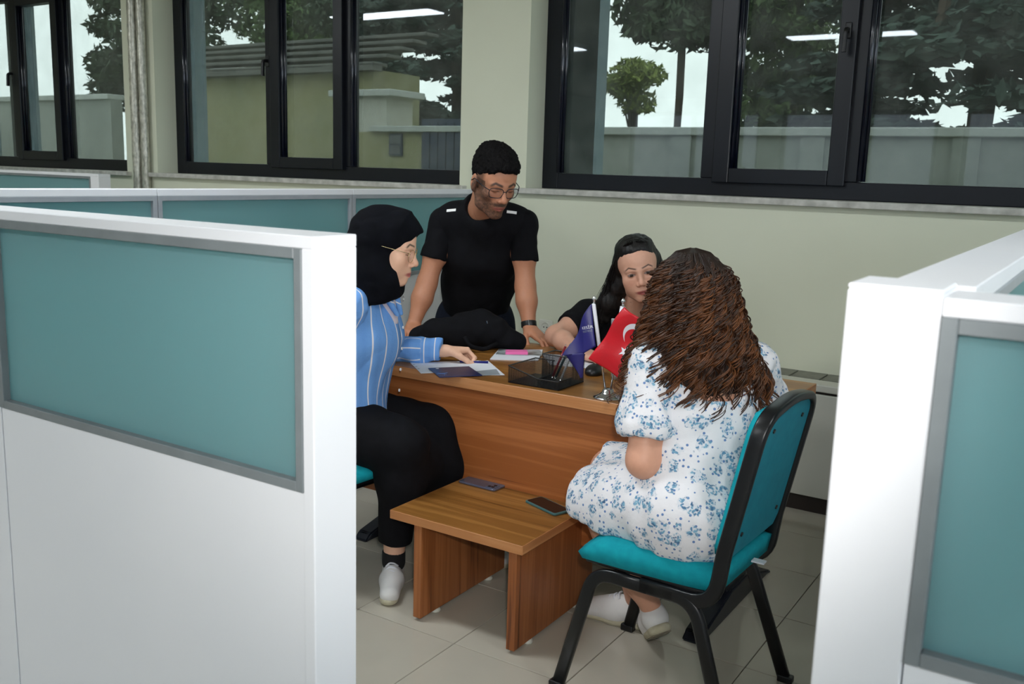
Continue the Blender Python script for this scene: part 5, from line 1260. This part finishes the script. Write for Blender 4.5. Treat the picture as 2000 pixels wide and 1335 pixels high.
# headscarf
W_ = H.w
hj = [E_(H, (0, -.024, .034), (.090, .112, .098)), cap(W_(0, .045, .072), W_(0, .112, .062), .062, .012, .03), E_(H, (0, .0, -.085), (.078, .085, .075), .04), cap(W_(0, -.02, -.10), W_(0, -.02, -.165), .088, .092, .05),
      cap(W_(0, -.06, -.05), NB+V3(-.02, -.01, -.01), .075, .095, .05), cap(W_(0, .02, -.12), W_(0, .035, -.190), .060, .030, .05),
      E_(H, (0, .106, -.055), (.064, .078, .086), .012, 's'), E_(H, (0, .120, .020), (.052, .052, .050), .012, 's'), E_(H, (0, .098, -.092), (.050, .058, .034), .012, 's'), cut(NB+V3(0, 0, -.060), (.25, .1, -1), .02)]
part('headscarf', hj, .0035, M['cloth_hijab'], root, wrinkle=folds(.0035, 14, (1, 1, 1.4), 40))
# striped shirt: stripe coordinate per vertex (metres across the stripes)
def stripe_mat():
    m = mat('striped_shirt', s2l(112, 160, 220), 0.75, 0, 0.2); nt, ns, lk, b = nodes(m)
    a = N(nt, 'ShaderNodeAttribute'); a.attribute_name = 'stripe'
    md = N(nt, 'ShaderNodeMath', operation='PINGPONG'); md.inputs[1].default_value = 0.0225; lk.new(a.outputs['Fac'], md.inputs[0])
    rp = ramp(nt, [(0.0, s2l(230, 226, 230)), (0.075, s2l(230, 226, 230)), (0.115, s2l(112, 160, 220)), (1.0, s2l(104, 152, 214))])
    mr = N(nt, 'ShaderNodeMath', operation='MULTIPLY'); mr.inputs[1].default_value = 1/0.0225; lk.new(md.outputs[0], mr.inputs[0]); lk.new(mr.outputs[0], rp.inputs[0]); lk.new(rp.outputs[0], b.inputs['Base Color'])
    tc = N(nt, 'ShaderNodeTexCoord'); n2 = N(nt, 'ShaderNodeTexNoise', Scale=45.0, Detail=4.0); bp = N(nt, 'ShaderNodeBump', Strength=0.5, Distance=0.006)
    lk.new(tc.outputs['Object'], n2.inputs['Vector']); lk.new(n2.outputs['Fac'], bp.inputs['Height']); lk.new(bp.outputs[0], b.inputs['Normal'])
    return m
stripe_mat()
fA = unit(V3(.93, .36, 0)); sA = unit(SR-SL); sh = T[:]
sh += [cap(pel+V3(.03, 0, .02), pel+V3(.05, .0, -.02), .112, .115, .05, side=sA, f=1.45), ell(NB+fA*.075+V3(0, 0, .02), (.050, .050, .075), None, .012, 's'), cut(pel+V3(0, 0, -.045), (.15, 0, -1), .006)]
v1 = sdf_mesh(sh, .005, grow=.014, wrinkle=folds(.008, 12, (1, 1, .45), 51))
ang = np.arctan2((v1[0]-NB)@sA, (v1[0]-lerp(pel, NB, .5))@fA)*.125; stripes = [ang+.012*vnoise(v1[0], 7, 3)]; meshes = [v1]
for S_, Q, Wq in ((SL, EL, WL), (SR, ER, WR)):
    d = unit(Wq-Q); v = sdf_mesh([cap(S_+(NB-S_)*.2, S_, .05, .062, .04), cap(S_, Q, .062, .056, .04), cap(Q, lerp(Q, Wq, .6), .054, .046, .04), cap(lerp(Q, Wq, .6), Wq, .046, .042, .03), cut(Wq-d*.012, d, .004)], .005, wrinkle=folds(.0075, 17, (1, 1, 1), 53))
    al = (v[0]-Q)@d; up_ = unit(Q-S_); t_ = np.clip(al/.02, 0, 1); cuff = (al > np.linalg.norm(Wq-Q)-.085)
    around = np.arctan2((v[0]-Q)@V3(0, 0, 1), (v[0]-Q)@unit(np.cross(d, V3(0, 0, 1))))*.05; arnd2 = np.arctan2((v[0]-S_)@fA, (v[0]-S_)@sA)*.055
    stripes.append(np.where(cuff, al*1.15, np.where(al > .01, around, arnd2))); meshes.append(v)
V, F = merge_meshes(meshes)
so = link('striped_shirt', np_mesh('striped_shirt', V, F, True, {'stripe': np.concatenate(stripes)+.3}), M['striped_shirt'], root)
# collar flaps, placket buttons, undershirt, pendant
for s_ in (1, -1):
    a, b, c = NB+sA*.060*s_+V3(0, 0, .035)+fA*-.01, NB+sA*.052*s_+fA*.075+V3(0, 0, .000), NB+sA*.020*s_+fA*.115+V3(0, 0, -.085)
    part('collar', [cap(a, b, .016, .016, .02, side=fA, f=1.0), cap(b, c, .016, .008, .02)], .004, M['striped_shirt'], so, attrs=lambda V: {'stripe': (V@V3(.3, .3, 1))+.31})
for k in range(4):
    p = NB+fA*(.128-.004*k)+V3(0, 0, -.13-.075*k)+sA*.0; bm = bmesh.new(); sweep(bm, [Vector(p), Vector(p+fA*.004)], circ(.0055, 12)); obj('button', bm, M['paper_white'], so)
part('undershirt', [cap(NB+fA*.045+V3(0, 0, .01), NB+fA*.080+V3(0, 0, -.11), .045, .030, .02)], .005, M['white_tee'], root)
obj('pendant', ring_mesh([Vector(NB+fA*.128+sA*.008*math.cos(a)+V3(0, 0, -.030+.009*math.sin(a))) for a in np.linspace(0, 2*math.pi, 18, endpoint=False)], .0012), M['chrome'], root, smooth=True)
tr = [cap(pel+V3(0, 0, -.01), pel+V3(.06, 0, -.02), .112, .105, .04, side=sA, f=1.5)]
tl = [tr[0]]+limb([pel+V3(.04, -.095, -.01), lerp(pel+V3(.04, -.095, -.01), KR, .6), KR, lerp(KR, AR, .3), AR], [.098, .094, .082, .076, .058], .05)+limb([pel+V3(.04, .095, -.01), KL, V3(-1.990, 2.740, .370), AL], [.098, .086, .084, .056], .05)+[cap((-2.01, 2.49, .42), (-2.00, 2.70, .40), .076, .080, .06), cap((-2.03, 2.50, .33), (-2.02, 2.68, .33), .05, .05, .06)]
part('trousers', tl+[cut(V3(0, 0, .165), (0, 0, -1), .003)], .006, M['cloth_black'], root, wrinkle=folds(.006, 9, (1, 1, .5), 60))
for A_, nm in ((AR, 0), (AL, 1)): part('sock', [cap(A_+V3(0, 0, .028), A_-V3(0, 0, .02), .041, .041, .02), cut(A_+V3(0, 0, .022), (0, 0, 1), .003)], .004, M['sock_black'], root)
shoe(root, (-2.058, 2.488, 0), (.58, -.81, 0), S=.95); shoe(root, (-1.985, 2.862, 0), (.93, -.30, 0), S=.93)
glasses(root, H, M['gold'], 'round', .024, .021, 'thin gold-rimmed glasses')

# ============ woman in the floral dress, seen from behind
root = base_person('seated woman with long curly brown hair in white floral dress, back to the camera', (-.93, 2.40, 0), None)
H = Head((-.990, 2.468, 1.125), (-.70, .66, -.25), (-.1, .1, .98), .98)
SL, SR = V3(-1.030, 2.335, .945), V3(-.815, 2.555, .950); NB = V3(-.915, 2.445, .985); mid = (SL+SR)/2
pel, chest = V3(-.905, 2.400, .575), V3(-.912, 2.440, .83)
T = torso(pel, chest, SL, SR, NB, .125, .104, .104, 1.38, 1.32, 1.38, .044)
EL, WL = V3(-1.010, 2.268, .700), V3(-1.055, 2.510, .690); ER, WR = V3(-.800, 2.690, .770), V3(-.98, 2.78, .785)
armL = limb([SL, lerp(SL, EL, .5), EL, lerp(EL, WL, .3), WL], [.050, .050, .042, .038, .024]); armR = limb([SR, ER, WR], [.050, .040, .024])
neck = [cap(NB-V3(0, 0, .02), H.w(0, -.03, -.055), .048, .046, .03)]; hp = head_prims(H, False)
hL = hand_prims(WL, (-.5, .8, -.2), (0, -.4, .9), -1, S=.92); hR = hand_prims(WR, (-1, .2, -.12), (0, 0, 1), 1, (10, 15, 10), S=.92)
KL, AL = V3(-1.222, 2.420, .505), V3(-1.066, 2.500, .180); KR, AR = V3(-1.262, 2.595, .540), V3(-1.185, 2.660, .105)
legs = limb([pel+V3(0, -.09, -.03), KL, lerp(KL, AL, .30), lerp(KL, AL, .8), AL], [.088, .060, .056, .037, .034], .04)+limb([pel+V3(0, .09, -.02), KR, lerp(KR, AR, .30), AR], [.088, .060, .054, .034], .04)
skinD = s2l(206, 152, 126)
add_body(root, T+armL+armR+neck+hp+hL+hR+legs, [(*bounds(hp), .0032), (*bounds(hL), .0035)], lambda V: face_tone(V, H, skinD, s2l(160, 80, 80), (.02, .012, .01)))
def floral():
    m = mat('floral_dress', s2l(232, 230, 232), 0.8, 0, 0.2); nt, ns, lk, b = nodes(m)
    tc = N(nt, 'ShaderNodeTexCoord'); nz = N(nt, 'ShaderNodeTexNoise', Scale=60.0, Detail=3.0); lk.new(tc.outputs['Object'], nz.inputs['Vector'])
    ad = N(nt, 'ShaderNodeVectorMath', operation='MULTIPLY_ADD'); ad.inputs[1].default_value = (.024, .024, .024); lk.new(nz.outputs['Color'], ad.inputs[0]); lk.new(tc.outputs['Object'], ad.inputs[2])
    def spots(scale, r0, r1, seed, vec):
        mp = N(nt, 'ShaderNodeMapping'); mp.inputs['Location'].default_value = (seed, seed*.7, seed*.3); lk.new(vec, mp.inputs['Vector'])
        v = N(nt, 'ShaderNodeTexVoronoi', Scale=scale); v.inputs['Randomness'].default_value = 0.62; lk.new(mp.outputs[0], v.inputs['Vector'])
        mr = N(nt, 'ShaderNodeMapRange'); mr.inputs[1].default_value = r0; mr.inputs[2].default_value = r1; mr.inputs[3].default_value = 1.0; mr.inputs[4].default_value = 0.0; lk.new(v.outputs['Distance'], mr.inputs[0]); return mr, v
    big, vb = spots(23, .40, .47, 0.0, ad.outputs[0]); small, vsm = spots(60, .20, .24, 3.0, tc.outputs['Object'])
    # petals: break the clumps into small dabs
    pet = N(nt, 'ShaderNodeTexVoronoi', Scale=110.0); lk.new(ad.outputs[0], pet.inputs['Vector'])
    pm = N(nt, 'ShaderNodeMapRange'); pm.inputs[1].default_value = .40; pm.inputs[2].default_value = .56; pm.inputs[3].default_value = 1.0; pm.inputs[4].default_value = .15; lk.new(pet.outputs['Distance'], pm.inputs[0])
    k = N(nt, 'ShaderNodeMath', operation='MULTIPLY'); lk.new(big.outputs[0], k.inputs[0]); lk.new(pm.outputs[0], k.inputs[1])
    col = ramp(nt, [(0.0, s2l(56, 84, 122)), (0.4, s2l(96, 140, 172)), (0.75, s2l(128, 172, 196)), (1.0, s2l(64, 96, 130))]); lk.new(pet.outputs['Color'], col.inputs[0])
    m1 = N(nt, 'ShaderNodeMix', data_type='RGBA'); m1.inputs[6].default_value = (*s2l(228, 226, 229), 1); m1.inputs[7].default_value = (*s2l(104, 132, 178), 1); lk.new(small.outputs[0], m1.inputs[0])
    m2 = N(nt, 'ShaderNodeMix', data_type='RGBA'); lk.new(k.outputs[0], m2.inputs[0]); lk.new(m1.outputs[2], m2.inputs[6]); lk.new(col.outputs[0], m2.inputs[7]); lk.new(m2.outputs[2], b.inputs['Base Color'])
    n2 = N(nt, 'ShaderNodeTexNoise', Scale=70.0, Detail=3.0); bp = N(nt, 'ShaderNodeBump', Strength=0.5, Distance=0.004); lk.new(tc.outputs['Object'], n2.inputs['Vector']); lk.new(n2.outputs['Fac'], bp.inputs['Height']); lk.new(bp.outputs[0], b.inputs['Normal'])
    return m
floral()
fD = unit(V3(-.70, .71, 0)); sD = unit(SR-SL)
dr_ = T[:3]+[cap(lerp(mid, SL, .8)-V3(0, 0, .03), lerp(mid, SR, .8)-V3(0, 0, .03), .046, .046, .04)]
dr_ += limb([pel+V3(0, -.09, -.02), lerp(pel+V3(0, -.09, -.02), KL, .6), KL], [.112, .098, .082], .05)+limb([pel+V3(0, .09, -.02), KR], [.112, .080], .05)
dr_ += [cap(pel+V3(-.08, 0, -.02), V3(-1.20, 2.50, .530), .10, .06, .05, side=V3(0, 1, 0), f=1.4), cap(pel+V3(.03, -.06, -.03), pel+V3(.03, .06, -.03), .125, .125, .05), cap(KL+V3(.03, -.02, -.01), KL+V3(.12, -.05, -.05), .082, .080, .05),
        ell(NB-fD*.06+V3(0, 0, .0), (.105, .105, .130), None, .012, 's'), cut(KL+V3(-.060, 0, 0), (-1, .12, -.12), .006), cut(V3(0, 0, .462), (0, 0, -1), .01)]
parts_ = [sdf_mesh(dr_, .0055, grow=.012, wrinkle=folds(.006, 14, (1, 1, .6), 71))]
for S_, Q in ((SL, EL), (SR, ER)):
    d = unit(Q-S_); e = lerp(S_, Q, .62)
    g_ = 1.0 if S_ is SL else .80
    parts_.append(sdf_mesh([cap(S_+(NB-S_)*.25, S_, .05, .062*g_, .04), cap(S_, e, .066*g_, .080*g_, .04), cap(e, e+d*.03, .078*g_, .064*g_, .03), cut(e+d*.035, d, .008)], .005, wrinkle=folds(.007, 20, (1, 1, .5), 72)))
link('floral_dress', np_mesh('floral_dress', *merge_meshes(parts_)), M['floral_dress'], root)
shoe(root, (-1.000, 2.455, .122), (-.40, .72, -.50), up=(-.58, .32, .72), S=1.0, laces=False, worn=True); shoe(root, (-1.135, 2.680, 0), (-.99, -.16, 0), S=1.0)
# curly hair
def curl_mat():
    m = mat('hair_curly', (.05, .02, .01), 0.42, 0, 0.45); nt, ns, lk, b = nodes(m); a = N(nt, 'ShaderNodeAttribute'); a.attribute_name = 'tone'; lk.new(a.outputs['Color'], b.inputs['Base Color'])
    tc = N(nt, 'ShaderNodeTexCoord'); n2 = N(nt, 'ShaderNodeTexNoise', Scale=400.0); bp = N(nt, 'ShaderNodeBump', Strength=0.3, Distance=0.001); lk.new(tc.outputs['Object'], n2.inputs['Vector']); lk.new(n2.outputs['Fac'], bp.inputs['Height']); lk.new(bp.outputs[0], b.inputs['Normal']); return m
curl_mat()
latD = unit(V3(.84, .54, 0)); bkD = unit(V3(.55, -.83, 0))               # hair falls fan-wise down her back
zs_ = np.array([1.266, 1.254, 1.20, 1.14, 1.06, .98, .92, .86, .80]); aw = np.array([.003, .046, .098, .110, .132, .160, .182, .200, .205]); bw = np.array([.003, .050, .102, .110, .115, .118, .112, .10, .09])
cxs = np.stack([np.interp(zs_, [.80, 1.06, 1.262], [-.905, -.955, -.985]), np.interp(zs_, [.80, 1.06, 1.262], [2.408, 2.435, 2.465])], 1)
def hair_pt(z, phi, rho):
    a, b = np.interp(-z, -zs_, aw), np.interp(-z, -zs_, bw); x, y = np.interp(-z, -zs_, cxs[:, 0]), np.interp(-z, -zs_, cxs[:, 1])
    a = a*np.where(np.cos(phi) < 0, 1+.20*np.clip((1.10-z)/.25, 0, 1), 1.0); q = np.stack([x, y, z], -1)+rho[..., None]*((a*np.cos(phi))[..., None]*latD+(b*np.sin(phi))[..., None]*bkD); return q
hb = []
for z0, z1 in zip(zs_[2:-2], zs_[3:-1]):
    p0 = np.append(cxs[list(zs_).index(z0)], z0); p1 = np.append(cxs[list(zs_).index(z1)], z1); i0, i1 = list(zs_).index(z0), list(zs_).index(z1)
    hb.append(cap(p0, p1, bw[i0]*(.56 if z0 > 1.15 else .76), bw[i1]*.74, .05, side=latD, f=float(aw[i0]/bw[i0])))
hb.append(E_(H, (0, .125, -.03), (.06, .06, .09), .01, 's'))
hm = sdf_mesh(hb, .006, wrinkle=folds(.006, 28, (1, 1, .4), 80))
ho = link('hair', np_mesh('hair', *hm, True, {'tone': np.repeat(np.array([[.016, .009, .006]]), len(hm[0]), 0)}), M['hair_curly'], root)
rng = np.random.default_rng(77); n, m = 1250, 80; u = np.linspace(0, 1, m)[None]
phi = rng.uniform(-.5, math.pi+.6, n); phi[:350] = rng.uniform(.1, math.pi-.1, 350); phi = np.repeat(phi[::5], 5)+rng.normal(0, .018, n); rho = np.repeat(rng.uniform(.80, 1.05, n//5), 5)+rng.normal(0, .008, n); z_end = rng.uniform(.815, .95, n)+.04*np.abs(np.cos(phi))*rng.random(n); z_end = np.repeat(z_end[::5], 5)+rng.uniform(-.012, .012, n); short = np.repeat(rng.random(n//5) < .25, 5); z_end[short] = rng.uniform(.95, 1.12, short.sum())
z_st = 1.265-.030*rng.random(n)**2; z = z_st[:, None]+(z_end-z_st)[:, None]*u**1.35
P = hair_pt(z, phi[:, None]+.10*np.sin(u*5+np.repeat(rng.random((n//5, 1)), 5, 0)*6), rho[:, None]*np.ones_like(u)); P[..., :2] += 0
turns = np.repeat(rng.uniform(4.0, 6.5, n//5), 5)[:, None]; ps = np.repeat(rng.uniform(0, 6.283, n//5), 5)[:, None]+rng.uniform(-.22, .22, (n, 1)); cr = np.repeat(rng.uniform(.010, .019, n//5), 5)[:, None]*rng.uniform(.92, 1.06, (n, 1))*np.clip((u-.12)/.30, 0, 1)*(.75+.55*u)
P = P+(cr*np.cos(u*turns*6.283+ps))[..., None]*latD+(cr*np.sin(u*turns*6.283+ps))[..., None]*bkD
Rr = rng.uniform(.0016, .0029, n)[:, None]*(1-.5*u**3)*np.ones_like(u)
V, F = strands(P, Rr, 4); tone0 = np.array([.018, .010, .007]); hv = np.clip(np.repeat(rng.random(n//5)**1.6, 5)+rng.normal(0, .12, n), 0, 1); hue = np.stack([.024+.13*hv, .009+.042*hv, .004+.010*hv], 1)
w_ = np.clip((u-.18)/.35, 0, 1)[..., None]; tn = tone0*(1-w_)+hue[:, None]*w_; tn = np.repeat(tn[:, :, None], 4, 2).reshape(-1, 3)
link('hair_curls', np_mesh('hair_curls', V, F, True, {'tone': tn}), M['hair_curly'], ho)['kind'] = 'stuff'
part('bra_strap', [cap(SR+V3(-.02, -.045, -.10), SR+V3(-.02, -.02, .02), .006, .006, .004)], .003, M['cloth_navy'], root)

# ============ black bag on the desk
bagp = [ell((-2.215, 3.130, .800), (.175, .080, .070), np.stack([unit(V3(.84, .5, 0)), unit(V3(-.5, .84, 0)), V3(0, 0, 1)], 1), .04), cap((-2.10, 3.17, .80), (-2.02, 3.22, .775), .060, .035, .05), cap((-2.33, 3.06, .79), (-2.40, 3.04, .775), .055, .035, .05), ell((-2.19, 3.17, .845), (.11, .06, .045), None, .04), cut((0, 0, .7405), (0, 0, -1), .004)]
bg_ = empty('bag', (-2.2, 3.13, .74)); tag(bg_, 'soft black bag lying on the desk in front of the standing man', 'bag')
part('bag_body', bagp, .006, M['cloth_black'], bg_, wrinkle=folds(.010, 12, (1, 1, 1), 90))
obj('strap', tube([Vector(p) for p in fillet([(-2.16, 3.04, .80), (-2.13, 3.035, .765), (-2.09, 3.08, .752), (-2.06, 3.13, .775)], .05, 6)], .009, 8), M['cloth_black'], bg_, smooth=True)
obj('zip_pull', tube([(-2.085, 3.085, .868), (-2.080, 3.083, .858)], .002, 6), M['chrome'], bg_)
